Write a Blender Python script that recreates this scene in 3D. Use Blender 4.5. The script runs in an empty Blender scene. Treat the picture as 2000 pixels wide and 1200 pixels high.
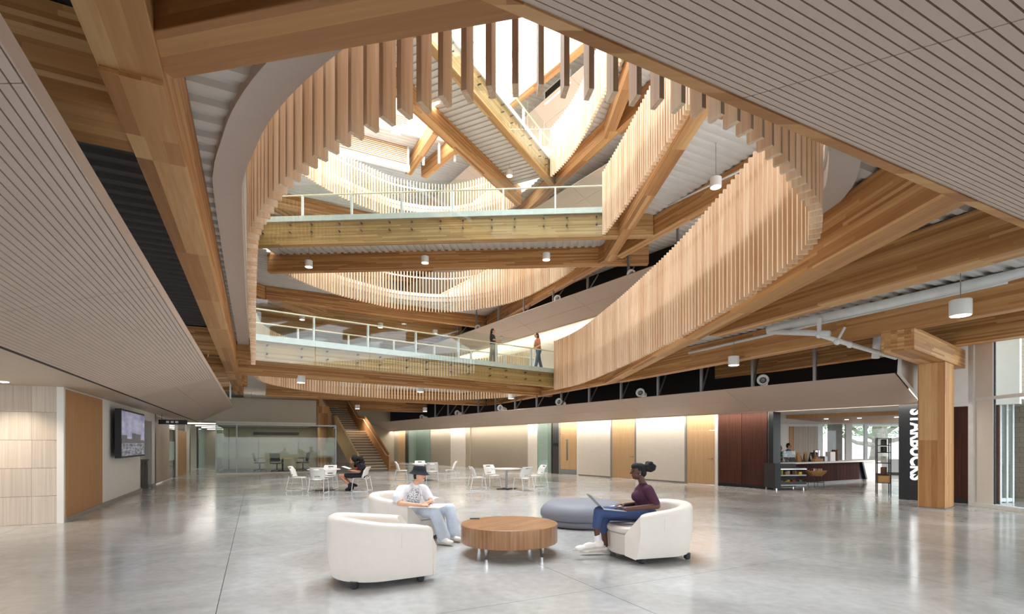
import bpy, bmesh, math, random
import numpy as np
from mathutils import Vector, Matrix
random.seed(7)
S = bpy.context.scene
COL = S.collection
# ------------------------------------------------------------ camera, world, light, exposure
F, HX, HY, H = 1000.0, 1000.0, 868.0, 1.6          # focal length in px of a 2000 px frame, horizon row, eye height
cam = bpy.data.objects.new('camera', bpy.data.cameras.new('camera'))
COL.objects.link(cam)
cam.location = (0, 0, H); cam.rotation_euler = (math.pi/2, 0, 0)
cam.data.sensor_width = 36; cam.data.lens = 18; cam.data.shift_y = (HY-600)/2000
cam.data.clip_end = 400
S.camera = cam
W = bpy.data.worlds.new('world'); S.world = W; W.use_nodes = True
bg = W.node_tree.nodes['Background']
bg.inputs[0].default_value = (0.88, 0.94, 1.0, 1); bg.inputs[1].default_value = 2.45
S.view_settings.view_transform = 'Standard'; S.view_settings.look = 'None'
S.view_settings.gamma = 1; S.view_settings.exposure = 0.7
S.view_settings.use_curve_mapping = False
try:
    S.cycles.max_bounces = 7; S.cycles.diffuse_bounces = 4; S.cycles.glossy_bounces = 3
    S.cycles.transparent_max_bounces = 12; S.cycles.sample_clamp_indirect = 6
    S.cycles.use_denoising = True; S.cycles.caustics_reflective = False; S.cycles.caustics_refractive = False
except Exception: pass
def area(name, loc, sx, sy, power, color=(1,1,1), rot=(0,0,0), spread=math.pi):
    l = bpy.data.lights.new(name, 'AREA'); l.shape = 'RECTANGLE'; l.size = sx; l.size_y = sy
    l.energy = power; l.color = color; l.spread = spread
    o = bpy.data.objects.new(name, l); COL.objects.link(o); o.location = loc; o.rotation_euler = rot
    return o
# daylight coming down through the glazed roof lantern over the atrium
area('skylight', (-3.2, 19.0, 21.2), 13, 20, 5800, (0.88, 0.95, 1.0), (0, 0, math.radians(24)))

# ------------------------------------------------------------ coordinates
U = np.array((-0.4472, 0.8944)); V = np.array((0.8944, 0.4472))      # building grid directions
N_ = np.array((0.8181, 0.5751)); D_ = np.array((-0.5751, 0.8181))    # across / along the right-hand wall
YAWV = math.atan2(V[1], V[0]); YAWU = math.atan2(U[1], U[0]); YAWD = math.atan2(D_[1], D_[0])
def uv(u, v): p = u*U+v*V; return (float(p[0]), float(p[1]))
def nt(n, t): p = n*N_+t*D_; return (float(p[0]), float(p[1]))
def at(px, py, z):                 # plan point of a pixel on the level z
    Y = F*(z-H)/(HY-py); return ((px-HX)/F*Y, Y)
def PP(px, py, Y):                 # point at distance Y seen at a pixel
    return Vector(((px-HX)/F*Y, Y, H+(HY-py)/F*Y))

# ------------------------------------------------------------ materials
MATS = {}
def srgb(r, g, b):
    f = lambda c: (c/255)/12.92 if c/255 <= .04045 else ((c/255+.055)/1.055)**2.4
    return (f(r), f(g), f(b), 1)
def nmat(name):
    m = bpy.data.materials.new(name); m.use_nodes = True; MATS[name] = m
    nt_ = m.node_tree; return m, nt_, nt_.nodes['Principled BSDF']
def plain(name, col, rough=.5, metal=0, noise=.06, nscale=6, bump=0, spec=.5, coat=0, emis=0):
    m, t, b = nmat(name)
    b.inputs['Roughness'].default_value = rough; b.inputs['Metallic'].default_value = metal
    b.inputs['Specular IOR Level'].default_value = spec; b.inputs['Coat Weight'].default_value = coat
    tc = t.nodes.new('ShaderNodeTexCoord'); nz = t.nodes.new('ShaderNodeTexNoise')
    nz.inputs['Scale'].default_value = nscale; nz.inputs['Detail'].default_value = 5
    t.links.new(tc.outputs['Object'], nz.inputs['Vector'])
    mr = t.nodes.new('ShaderNodeMapRange'); mr.inputs[1].default_value = .3; mr.inputs[2].default_value = .7
    mr.inputs[3].default_value = 1-noise; mr.inputs[4].default_value = 1+noise
    t.links.new(nz.outputs['Fac'], mr.inputs[0])
    mx = t.nodes.new('ShaderNodeVectorMath'); mx.operation = 'SCALE'; mx.inputs[0].default_value = col[:3]
    t.links.new(mr.outputs[0], mx.inputs['Scale']); t.links.new(mx.outputs[0], b.inputs['Base Color'])
    if bump:
        bp = t.nodes.new('ShaderNodeBump'); bp.inputs['Strength'].default_value = bump; bp.inputs['Distance'].default_value = .01
        t.links.new(nz.outputs['Fac'], bp.inputs['Height']); t.links.new(bp.outputs[0], b.inputs['Normal'])
    if emis:
        b.inputs['Emission Color'].default_value = col; b.inputs['Emission Strength'].default_value = emis
    return m
def ramp(t, stops):
    r = t.nodes.new('ShaderNodeValToRGB'); e = r.color_ramp.elements
    e[0].position, e[0].color = stops[0]; e[1].position, e[1].color = stops[-1]
    for p, c in stops[1:-1]:
        k = e.new(p); k.color = c
    return r
def mathn(t, op, a, b=None):
    n = t.nodes.new('ShaderNodeMath'); n.operation = op
    for i, x in enumerate((a, b)):
        if x is None: continue
        if isinstance(x, (int, float)): n.inputs[i].default_value = x
        else: t.links.new(x, n.inputs[i])
    return n.outputs[0]
def glulam(name, tones, rough=.55, lam=.042, blen=2.4):
    """laminated timber: local x runs along the member, thin lamellas stacked in local z"""
    m, t, b = nmat(name); b.inputs['Roughness'].default_value = rough
    tc = t.nodes.new('ShaderNodeTexCoord'); sp = t.nodes.new('ShaderNodeSeparateXYZ'); t.links.new(tc.outputs['Object'], sp.inputs[0])
    oi = t.nodes.new('ShaderNodeObjectInfo')
    row = mathn(t, 'FLOOR', mathn(t, 'DIVIDE', mathn(t, 'ADD', sp.outputs['Z'], .002), lam))
    wn = t.nodes.new('ShaderNodeTexWhiteNoise'); wn.noise_dimensions = '2D'
    cb = t.nodes.new('ShaderNodeCombineXYZ'); t.links.new(row, cb.inputs[0]); t.links.new(oi.outputs['Random'], cb.inputs[1]); t.links.new(cb.outputs[0], wn.inputs['Vector'])
    seg = mathn(t, 'FLOOR', mathn(t, 'ADD', mathn(t, 'DIVIDE', sp.outputs['X'], blen), mathn(t, 'MULTIPLY', wn.outputs['Value'], 7)))
    wn2 = t.nodes.new('ShaderNodeTexWhiteNoise'); wn2.noise_dimensions = '3D'
    cb2 = t.nodes.new('ShaderNodeCombineXYZ'); t.links.new(mathn(t, 'ADD', row, mathn(t, 'MULTIPLY', mathn(t, 'FLOOR', mathn(t, 'DIVIDE', sp.outputs['Y'], .123)), 17)), cb2.inputs[0]); t.links.new(seg, cb2.inputs[1]); t.links.new(oi.outputs['Random'], cb2.inputs[2]); t.links.new(cb2.outputs[0], wn2.inputs['Vector'])
    mp = t.nodes.new('ShaderNodeMapping'); mp.inputs['Scale'].default_value = (.9, 14, 14); t.links.new(tc.outputs['Object'], mp.inputs[0])
    ad = t.nodes.new('ShaderNodeVectorMath'); ad.operation = 'ADD'; t.links.new(mp.outputs[0], ad.inputs[0])
    sc = t.nodes.new('ShaderNodeVectorMath'); sc.operation = 'SCALE'; t.links.new(wn2.outputs['Color'], sc.inputs[0]); sc.inputs['Scale'].default_value = 37; t.links.new(sc.outputs[0], ad.inputs[1])
    nz = t.nodes.new('ShaderNodeTexNoise'); nz.inputs['Scale'].default_value = 1.6; nz.inputs['Detail'].default_value = 6; nz.inputs['Distortion'].default_value = .6
    t.links.new(ad.outputs[0], nz.inputs['Vector'])
    fac = mathn(t, 'ADD', mathn(t, 'MULTIPLY', wn2.outputs['Value'], .62), mathn(t, 'MULTIPLY', nz.outputs['Fac'], .42))
    n = len(tones); r = ramp(t, [(i/(n-1)*.9+.05, c) for i, c in enumerate(tones)]); t.links.new(fac, r.inputs[0])
    t.links.new(r.outputs[0], b.inputs['Base Color'])
    return m
def grain(name, dark, light, rough=.5, scale=(1, 1, 14), axis=2, nscale=3, var=.15, coat=0):
    """straight-grained wood or laminate; scale stretches the grain across its length"""
    m, t, b = nmat(name); b.inputs['Roughness'].default_value = rough; b.inputs['Coat Weight'].default_value = coat
    tc = t.nodes.new('ShaderNodeTexCoord'); mp = t.nodes.new('ShaderNodeMapping'); mp.inputs['Scale'].default_value = scale
    t.links.new(tc.outputs['Object'], mp.inputs[0])
    nz = t.nodes.new('ShaderNodeTexNoise'); nz.inputs['Scale'].default_value = nscale; nz.inputs['Detail'].default_value = 5; nz.inputs['Distortion'].default_value = .3
    oi = t.nodes.new('ShaderNodeObjectInfo'); nz.noise_dimensions = '4D'
    t.links.new(mathn(t, 'MULTIPLY', oi.outputs['Random'], 50), nz.inputs['W']); t.links.new(mp.outputs[0], nz.inputs['Vector'])
    fac = mathn(t, 'ADD', nz.outputs['Fac'], mathn(t, 'MULTIPLY', mathn(t, 'SUBTRACT', oi.outputs['Random'], .5), var))
    r = ramp(t, [(.28, dark), (.72, light)]); t.links.new(fac, r.inputs[0]); t.links.new(r.outputs[0], b.inputs['Base Color'])
    return m
def glass(name, tint=(.93, .97, .95), gloss=.08, frost=None):
    m, t, b = nmat(name); t.nodes.remove(b); out = t.nodes['Material Output']
    tr = t.nodes.new('ShaderNodeBsdfTransparent'); tr.inputs[0].default_value = (*tint, 1)
    gl = t.nodes.new('ShaderNodeBsdfGlossy'); gl.inputs['Roughness'].default_value = .02
    fr = t.nodes.new('ShaderNodeLayerWeight'); fr.inputs['Blend'].default_value = .5
    fac = mathn(t, 'ADD', gloss*.6, mathn(t, 'MULTIPLY', mathn(t, 'POWER', fr.outputs['Facing'], 5), .6))
    mx = t.nodes.new('ShaderNodeMixShader'); t.links.new(fac, mx.inputs[0]); t.links.new(tr.outputs[0], mx.inputs[1]); t.links.new(gl.outputs[0], mx.inputs[2])
    last = mx.outputs[0]
    if frost:                       # frosted band between two heights (object z)
        tc = t.nodes.new('ShaderNodeTexCoord'); sp = t.nodes.new('ShaderNodeSeparateXYZ'); t.links.new(tc.outputs['Object'], sp.inputs[0])
        band = mathn(t, 'MULTIPLY', mathn(t, 'GREATER_THAN', sp.outputs['Z'], frost[0]), mathn(t, 'LESS_THAN', sp.outputs['Z'], frost[1]))
        df = t.nodes.new('ShaderNodeBsdfTranslucent'); df.inputs[0].default_value = (.62, .7, .64, 1)
        d2 = t.nodes.new('ShaderNodeBsdfDiffuse'); d2.inputs[0].default_value = (.62, .7, .64, 1)
        m2 = t.nodes.new('ShaderNodeMixShader'); m2.inputs[0].default_value = .45; t.links.new(df.outputs[0], m2.inputs[1]); t.links.new(d2.outputs[0], m2.inputs[2])
        m3 = t.nodes.new('ShaderNodeMixShader'); t.links.new(mathn(t, 'MULTIPLY', band, .22), m3.inputs[0]); t.links.new(last, m3.inputs[1]); t.links.new(m2.outputs[0], m3.inputs[2])
        last = m3.outputs[0]
    t.links.new(last, out.inputs['Surface'])
    return m
def glow(name, col, strength):
    m, t, b = nmat(name); b.inputs['Base Color'].default_value = col
    b.inputs['Emission Color'].default_value = col; b.inputs['Emission Strength'].default_value = strength
    return m

# polished concrete
def concrete():
    m, t, b = nmat('polished_concrete')
    ge = t.nodes.new('ShaderNodeNewGeometry')
    n1 = t.nodes.new('ShaderNodeTexNoise'); n1.inputs['Scale'].default_value = .55; n1.inputs['Detail'].default_value = 7; n1.inputs['Roughness'].default_value = .62; n1.inputs['Distortion'].default_value = .8
    n2 = t.nodes.new('ShaderNodeTexNoise'); n2.inputs['Scale'].default_value = 9; n2.inputs['Detail'].default_value = 6
    t.links.new(ge.outputs['Position'], n1.inputs['Vector']); t.links.new(ge.outputs['Position'], n2.inputs['Vector'])
    fac = mathn(t, 'ADD', mathn(t, 'MULTIPLY', n1.outputs['Fac'], .75), mathn(t, 'MULTIPLY', n2.outputs['Fac'], .25))
    r = ramp(t, [(.32, srgb(152, 151, 148)), (.52, srgb(176, 175, 173)), (.7, srgb(194, 195, 195))]); t.links.new(fac, r.inputs[0]); t.links.new(r.outputs[0], b.inputs['Base Color'])
    mr = t.nodes.new('ShaderNodeMapRange'); mr.inputs[1].default_value = .35; mr.inputs[2].default_value = .68; mr.inputs[3].default_value = .10; mr.inputs[4].default_value = .22
    t.links.new(fac, mr.inputs[0]); t.links.new(mr.outputs[0], b.inputs['Roughness'])
    b.inputs['Specular IOR Level'].default_value = .6
    bp = t.nodes.new('ShaderNodeBump'); bp.inputs['Strength'].default_value = .05; bp.inputs['Distance'].default_value = .02
    n3 = t.nodes.new('ShaderNodeTexNoise'); n3.inputs['Scale'].default_value = 2.2; n3.inputs['Detail'].default_value = 3; t.links.new(ge.outputs['Position'], n3.inputs['Vector'])
    t.links.new(n3.outputs['Fac'], bp.inputs['Height']); t.links.new(bp.outputs[0], b.inputs['Normal'])
    return m
concrete()
glulam('glulam', [srgb(134, 86, 44), srgb(172, 118, 66), srgb(194, 143, 88), srgb(218, 174, 122)])
glulam('glulam_light', [srgb(146, 106, 58), srgb(174, 132, 80), srgb(190, 150, 98), srgb(208, 172, 120)])
grain('slat_wood', srgb(212, 174, 136), srgb(238, 210, 178), .5, (22, 22, .8), nscale=1.5, var=.35)
grain('door_wood', srgb(184, 146, 104), srgb(202, 166, 124), .4, (26, 26, .7), nscale=1.2)
grain('panel_wood', srgb(168, 120, 72), srgb(186, 138, 88), .45, (20, 20, .6), nscale=1.2)
grain('dark_wood', srgb(58, 34, 26), srgb(86, 52, 40), .55, (30, 30, .6), nscale=1.2)
grain('walnut', srgb(146, 102, 68), srgb(192, 146, 106), .32, (2.2, 26, 1.4), nscale=1.1, coat=.2)
grain('walnut_side', srgb(140, 96, 62), srgb(188, 140, 98), .32, (26, 26, .7), nscale=1.1, coat=.2)
grain('pale_panel', srgb(178, 162, 146), srgb(202, 188, 172), .5, (30, 30, .5), nscale=1.2, var=.25)
plain('soffit', srgb(200, 180, 166), .6, noise=.03, nscale=3)
plain('soffit_smooth', srgb(184, 163, 147), .5, noise=.03, nscale=1)
plain('flat_ceiling', srgb(190, 172, 152), .5, noise=.02)
plain('groove_black', srgb(34, 26, 22), .8)
plain('white_paint', srgb(226, 222, 216), .55, noise=.02)
plain('warm_white', srgb(220, 212, 200), .5, noise=.02)
plain('taupe_wall', srgb(168, 156, 138), .55, noise=.02)
plain('gray_trim', srgb(140, 136, 132), .4)
plain('deck_white', srgb(214, 212, 208), .5, noise=.03, nscale=2)
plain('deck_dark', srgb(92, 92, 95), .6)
plain('black_plenum', srgb(16, 15, 15), .9)
plain('edge_plate', srgb(200, 192, 186), .55, noise=.02)
plain('steel_white', srgb(228, 230, 230), .35)
plain('steel_gray', srgb(150, 152, 154), .35, metal=.6)
plain('chrome', srgb(210, 210, 212), .12, metal=1, noise=.01)
plain('bolt_steel', srgb(120, 118, 114), .3, metal=.9)
plain('black_metal', srgb(24, 25, 28), .4)
plain('charcoal', srgb(58, 55, 54), .5)
plain('pipe_white', srgb(222, 222, 220), .4)
plain('leather_cream', srgb(226, 216, 206), .42, noise=.02, nscale=14, bump=.02)
plain('ottoman_gray', srgb(128, 130, 140), .6, noise=.06, nscale=40, bump=.05)
plain('plastic_white', srgb(232, 230, 226), .35, noise=.01)
plain('concrete_gray', srgb(150, 148, 144), .8, noise=.1)
plain('carpet', srgb(92, 88, 82), .95, noise=.15, nscale=30)
plain('stone_step', srgb(216, 202, 180), .5, noise=.05)
plain('riser_dark', srgb(140, 126, 108), .6)
glass('clear_glass', (.95, .98, .97), .05)
glass('guard_glass', (.93, .97, .95), .07)
glass('room_glass', (.86, .91, .88), .05, frost=(.84, 1.72))
glass('frost_glass', (.7, .82, .78), .1, frost=(0.0, 9))
glow('lamp_glow', (1, .93, .82, 1), 7)
glow('led_glow', (1, .9, .76, 1), 6)
glow('corridor_glow', (1, .97, .9, 1), 2)
M = MATS
for k_ in ('dark_wood',): MATS[k_].node_tree.nodes['Principled BSDF'].inputs['Specular IOR Level'].default_value = .2
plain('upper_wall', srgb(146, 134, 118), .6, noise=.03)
plain('rail_maple', srgb(236, 220, 192), .4, noise=.03)

# ------------------------------------------------------------ mesh helpers
class B:
    def __init__(s): s.v = []; s.f = []
    def add(s, vs, fs):
        o = len(s.v); s.v += [tuple(map(float, p)) for p in vs]; s.f += [tuple(i+o for i in f) for f in fs]; return s
    def box(s, x0, x1, y0, y1, z0, z1):
        return s.add([(x0,y0,z0),(x1,y0,z0),(x1,y1,z0),(x0,y1,z0),(x0,y0,z1),(x1,y0,z1),(x1,y1,z1),(x0,y1,z1)],
                     [(3,2,1,0),(4,5,6,7),(0,1,5,4),(1,2,6,5),(2,3,7,6),(3,0,4,7)])
    def hexa(s, p): # 8 points: bottom quad then top quad
        return s.add(p, [(3,2,1,0),(4,5,6,7),(0,1,5,4),(1,2,6,5),(2,3,7,6),(3,0,4,7)])
    def wallseg(s, a, b, z0, z1, th, side=1):   # vertical slab between plan points a,b, thickness th to the left (side=1) of a->b
        a = np.array(a, float); b = np.array(b, float); d = (b-a)/np.linalg.norm(b-a); n = np.array((-d[1], d[0]))*th*side
        q = [a, b, b+n, a+n]
        return s.hexa([(p[0], p[1], z0) for p in q]+[(p[0], p[1], z1) for p in q])
    def prism(s, poly, z0, z1):
        n = len(poly); v = [(x, y, z0) for x, y in poly]+[(x, y, z1) for x, y in poly]
        return s.add(v, [tuple(range(n-1, -1, -1)), tuple(range(n, 2*n))]+[(i, (i+1) % n, (i+1) % n+n, i+n) for i in range(n)])
    def tube(s, path, r, n=8, close=False, caps=True):
        path = [Vector(p) for p in path]; m = len(path); rs = r if isinstance(r, (list, tuple)) else [r]*m
        vs = []; up0 = None
        for i, p in enumerate(path):
            if close: d = path[(i+1) % m]-path[i-1]
            else: d = path[min(i+1, m-1)]-path[max(i-1, 0)]
            d.normalize()
            up = Vector((0, 0, 1)) if abs(d.z) < .95 else Vector((1, 0, 0))
            if up0 is not None:
                u2 = up0-d*up0.dot(d)
                if u2.length > .2: up = u2
            x = d.cross(up); x.normalize(); y = x.cross(d); y.normalize(); up0 = y
            for k in range(n):
                a = 2*math.pi*k/n; q = p+(x*math.cos(a)+y*math.sin(a))*rs[i]; vs.append(q)
        fs = []
        for i in range(m if close else m-1):
            j = (i+1) % m
            for k in range(n): fs.append((i*n+k, i*n+(k+1) % n, j*n+(k+1) % n, j*n+k))
        if caps and not close: fs += [tuple(range(n-1, -1, -1)), tuple(range((m-1)*n, m*n))]
        return s.add(vs, fs)
    def lathe(s, prof, n=24, c=(0, 0, 0)):
        vs = []
        for r, z in prof:
            for k in range(n):
                a = 2*math.pi*k/n; vs.append((c[0]+r*math.cos(a), c[1]+r*math.sin(a), c[2]+z))
        m = len(prof); fs = [(i*n+k, i*n+(k+1) % n, (i+1)*n+(k+1) % n, (i+1)*n+k) for i in range(m-1) for k in range(n)]
        fs += [tuple(range(n-1, -1, -1)), tuple(range((m-1)*n, m*n))]
        return s.add(vs, fs)
    def ell(s, c, r, n=14, m=9):
        c = Vector(c); vs = []; fs = []
        for i in range(m+1):
            th = math.pi*i/m
            for k in range(n):
                a = 2*math.pi*k/n; vs.append((c.x+r[0]*math.sin(th)*math.cos(a), c.y+r[1]*math.sin(th)*math.sin(a), c.z+r[2]*math.cos(th)))
        for i in range(m):
            for k in range(n): fs.append((i*n+k, i*n+(k+1) % n, (i+1)*n+(k+1) % n, (i+1)*n+k))
        return s.add(vs, fs)
    def mesh(s, name, smooth=False):
        me = bpy.data.meshes.new(name); me.from_pydata(s.v, [], s.f); me.update()
        if smooth:
            for p in me.polygons: p.use_smooth = True
        return me
    def build(s, name, mat, parent=None, loc=(0, 0, 0), rz=0, smooth=False, bevel=0):
        return inst(s.mesh(name, smooth), name, mat, parent, loc, rz, bevel)
def inst(me, name, mat=None, parent=None, loc=(0, 0, 0), rz=0, bevel=0):
    if mat is not None and not me.materials: me.materials.append(M[mat] if isinstance(mat, str) else mat)
    o = bpy.data.objects.new(name, me); COL.objects.link(o); o.location = loc; o.rotation_euler = (0, 0, rz)
    if parent: o.parent = parent
    if bevel:
        md = o.modifiers.new('bevel', 'BEVEL'); md.width = bevel; md.segments = 2; md.limit_method = 'ANGLE'; md.angle_limit = .6
    return o
def autosmooth(o, ang=40):
    for p in o.data.polygons: p.use_smooth = True
    try: o.data.set_sharp_from_angle(angle=math.radians(ang))
    except Exception: pass
    return o
def tag(o, label=None, cat=None, group=None, kind=None):
    if label: o['label'] = label
    if cat: o['category'] = cat
    if group: o['group'] = group
    if kind: o['kind'] = kind
    return o
def thing(name, label, cat, loc=(0, 0, 0), rz=0, group=None):
    o = bpy.data.objects.new(name, None); COL.objects.link(o); o.location = loc; o.rotation_euler = (0, 0, rz)
    o.empty_display_size = .1
    return tag(o, label, cat, group)
def struct(o): o['kind'] = 'structure'; return o
def structE(name, label=None):
    o = bpy.data.objects.new(name, None); COL.objects.link(o); o['kind'] = 'structure'
    if label: o['label'] = label
    return o
def copy_tree(o, parent=None):
    c = o.copy(); COL.objects.link(c)
    if parent: c.parent = parent
    for ch in list(o.children): copy_tree(ch, c)
    return c
def beam(name, a, b, z0, z1, w=.37, mat='glulam', parent=None, side=0):
    """timber between plan points a and b; side -1/0/+1: line is the left edge / axis / right edge"""
    a = np.array(a, float); b = np.array(b, float); L = np.linalg.norm(b-a); yaw = math.atan2(b[1]-a[1], b[0]-a[0])
    y0 = {0: -w/2, -1: -w, 1: 0}[side]
    q = B().box(0, L, y0, y0+w, 0, z1-z0)
    return q.build(name, mat, parent, (a[0], a[1], z0), yaw, bevel=.008)
# ============================================================ STRUCTURE
# ---- ground floor: slabs of polished concrete between saw-cut joints
floor = struct(B().box(-34, 60, -9, 70, -.3, -.012).build('floor', 'groove_black'))
PITCH = 3.71; GAP = .0035
slab_me = B().box(GAP, PITCH-GAP, GAP, PITCH-GAP, -.012, 0).mesh('floor_slab')
for i in range(-3, 13):
    for j in range(-5, 8):
        u0 = 4.63+(i-1)*PITCH; v0 = -.34+j*PITCH
        x, y = uv(u0, v0)
        if y > 52 or abs(x) > 34: continue
        # local x along V, local y along U
        inst(slab_me, 'floor_slab', 'polished_concrete', floor, (x, y, 0), YAWV)

# ---- atrium outline (plan), the same on every storey
RP = [(.2,3.62),(1.39,3.86),(2.15,4.34),(3.09,5.29),(3.5,5.9),(3.77,6.5),(3.94,7.6),(4.0,9),(3.97,11.3),(3.84,13.5),(3.42,17.4),
      (2.66,21.8),(1.35,24.9),(.3,26.7),(-1.1,28.0),(-3.6,29.1),(-6.2,28.5),(-7.7,27.1),(-8.9,25.5),(-9.85,23.2),(-10.05,21),(-9.3,18.5),
      (-7.1,14.05),(-5.2,10.25),(-3.45,6.8),(-3.03,6.05),(-2.65,5.53),(-2.34,5.13),(-1.97,4.74),(-1.57,4.39),(-1.14,4.07),(-.5,3.74)]
def catmull(P, k=24):
    P = [np.array(p, float) for p in P]; n = len(P); out = []
    for i in range(n):
        p0, p1, p2, p3 = P[i-1], P[i], P[(i+1) % n], P[(i+2) % n]
        for j in range(k):
            t = j/k
            out.append(.5*((2*p1)+(-p0+p2)*t+(2*p0-5*p1+4*p2-p3)*t*t+(-p0+3*p1-3*p2+p3)*t**3))
    return np.array(out)
R0 = catmull(RP)
def resample(R, step):
    C = np.vstack([R, R[:1]]); L = np.r_[0, np.cumsum(np.linalg.norm(np.diff(C, axis=0), axis=1))]
    n = int(round(L[-1]/step)); s = np.arange(n)*L[-1]/n
    return np.c_[np.interp(s, L, C[:, 0]), np.interp(s, L, C[:, 1])]
RS = resample(R0, .176)
def ringnormals(R):
    d = np.roll(R, -1, 0)-np.roll(R, 1, 0); d /= np.linalg.norm(d, axis=1)[:, None]
    return np.c_[d[:, 1], -d[:, 0]]          # outward for a counter-clockwise ring
RSN = ringnormals(RS)
def ring_off(o): return RS+RSN*o
def inpoly(x, y, P):
    x = np.asarray(x); y = np.asarray(y); c = np.zeros(x.shape, bool); n = len(P)
    for i in range(n):
        x0, y0 = P[i]; x1, y1 = P[(i+1) % n]
        if y0 == y1: continue
        m = ((y0 > y) != (y1 > y)) & (x < (x1-x0)*(y-y0)/(y1-y0)+x0); c ^= m
    return c
HOLE = resample(ring_off(.3), .5)
ROOFCUT = ((3.3, 21.9), (-3.6, 30.4))
def side(x, y, a, b): return (b[0]-a[0])*(y-a[1])-(b[1]-a[1])*(x-a[0])
R3a, R3b = (4.1, 20.5), (9.18, 9.18)
def inside_plan(x, y):
    n = x*N_[0]+y*N_[1]
    return (n < 18.1) & ((x < 12.0) | (y > 13.2)) & (y < 50) & (x > -30)
def deck(name, z, mat, pred, u0=-7, u1=47, v0=-10, v1=26, pitch=.3, top=.2, label=None):
    """ribbed metal deck with the floor build-up above it, cut row by row around the atrium opening"""
    q = B(); vs = np.arange(v0, v1, .05)
    for u in np.arange(u0, u1, pitch):
        uc = u+pitch/2; x = uc*U[0]+vs*V[0]; y = uc*U[1]+vs*V[1]
        ok = pred(x, y); ok[0] = ok[-1] = False
        e = np.flatnonzero(np.diff(ok.astype(int)))
        for a, b in zip(e[::2], e[1::2]):
            va, vb = vs[a], vs[b]
            prof = [(0, 0), (.12, 0), (.15, .05), (.27, .05), (.3, 0), (.3, top), (0, top)]
            n = len(prof); V1 = []
            for v in (va, vb):
                for pu, pz in prof:
                    p = uv(u+pu, v); V1.append((p[0], p[1], z+pz))
            fs = [(i, (i+1) % n, (i+1) % n+n, i+n) for i in range(n)]
            q.add(V1, fs+[tuple(range(n)), tuple(range(2*n-1, n-1, -1))])
    o = struct(q.build(name, mat))
    if label: o['label'] = label
    return o
nothole = lambda x, y: ~inpoly(x, y, HOLE)
vof = lambda x, y: x*V[0]+y*V[1]
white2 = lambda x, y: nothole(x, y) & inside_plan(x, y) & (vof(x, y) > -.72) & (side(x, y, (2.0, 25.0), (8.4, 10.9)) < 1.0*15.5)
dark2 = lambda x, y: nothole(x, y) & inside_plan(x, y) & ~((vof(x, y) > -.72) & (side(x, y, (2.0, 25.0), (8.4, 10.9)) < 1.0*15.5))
deck('ceiling', 4.80, 'deck_white', white2, label='white ribbed metal deck around the atrium')
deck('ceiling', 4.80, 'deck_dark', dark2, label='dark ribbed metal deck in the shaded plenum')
allp = lambda x, y: nothole(x, y) & inside_plan(x, y)
deck('ceiling', 9.80, 'deck_white', allp, u0=2, label='white ribbed metal deck of the third storey')
deck('ceiling', 14.80, 'deck_white', allp, u0=8, label='white ribbed metal deck of the fourth storey')
HOLE5 = resample(ring_off(1.2), .6)
roofp = lambda x, y: inside_plan(x, y) & ~(inpoly(x, y, HOLE5) & (side(x, y, *ROOFCUT) > 0))
deck('ceiling', 19.6, 'deck_white', roofp, top=.5, label='white ribbed roof deck beside the skylight')

# ---- timber frames, one per storey
def frame(z, lab, k):
    t = thing('beam_grid', lab, 'timber beams')
    zb, zt = z-.95, z-.2
    cnt = [0]
    def bm(a, b, **kw):
        cnt[0] += 1; return beam('beam', a, b, zb+.004*cnt[0], zt-.003*cnt[0], parent=t, **kw)
    bm(uv(-3, -.55), uv(29, -.55), side=1)                 # left edge beam
    bm((4.66, 5.0), (4.12, 20.9), side=1)                                    # right edge beam
    bm((4.14, 20.4), (-1.5, 32.9))                                           # right edge beam, bent towards the far corner
    bm((-12.8, 26.6), (-1.4, 33.2))                                          # far edge beam
    bm((-20, 34.5), (-3, 41.5))
    if k: bm((-14.6, 29.0), (-3.2, 35.7)); bm((-16.2, 31.6), (-5, 38.2)); bm((-13.4, 25.2), (-11.2, 31.2))
    bm(R3a, (10.4, 6.5), side=1)
    bm((4.5, 11.7), (8.0, 2.3), side=1)
    bm((1.7, 31.2), (12.3, 10.5), side=1)
    if k == 0:
        bm((-2.35, 3.31), (.9, 2.62)); bm(uv(5.05, -.85), uv(5.05, -9), w=.62)  # near edge beam, left cross beam
        bm(uv(16.3, -.9), uv(16.3, -8)); bm(uv(27.4, -.9), uv(27.4, -8))
        bl = B().box(0, .75, -.0, .35, -.03, .2).build('connector_block', 'glulam', t, (*uv(4.15, -.56), zb), YAWU)
    else:
        bm(uv(16.3, -.9), uv(16.3, -8)); bm(uv(27.4, -.9), uv(27.4, -8))
    bm((-11.6, 22.2), uv(27.5, -3.6))
    return t
frame(5, 'honey-coloured timber beams framing the lowest storey of the atrium', 0)
frame(10, 'honey-coloured timber beams framing the middle storey of the atrium', 1)
frame(15, 'honey-coloured timber beams framing the topmost storey of the atrium', 2)

# ---- column on the right with its bearing block
t = thing('timber_column', 'square timber column beside the black lettered sign panel', 'column', (10.72, 12.95, 0), math.radians(38))
B().box(.02, 3.62, -.27, .27, -.42, .42).build('shaft', 'glulam', t, bevel=.01).rotation_euler = (0, -math.pi/2, 0)
B().box(-.44, .44, -.29, .29, 0, .02).build('base_plate', 'steel_gray', t)
q = B().box(0, 4.5, -.3, .3, 0, .48).build('bearing_block', 'glulam', t, (-3.0, 0, 3.62), 0, bevel=.01)
for y in (.1, -.1): B().lathe([(.02, 0), (.02, .01)], 10).build('bolt', 'black_metal', t, (.424, y, .14)).rotation_euler = (0, math.pi/2, 0)
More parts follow.
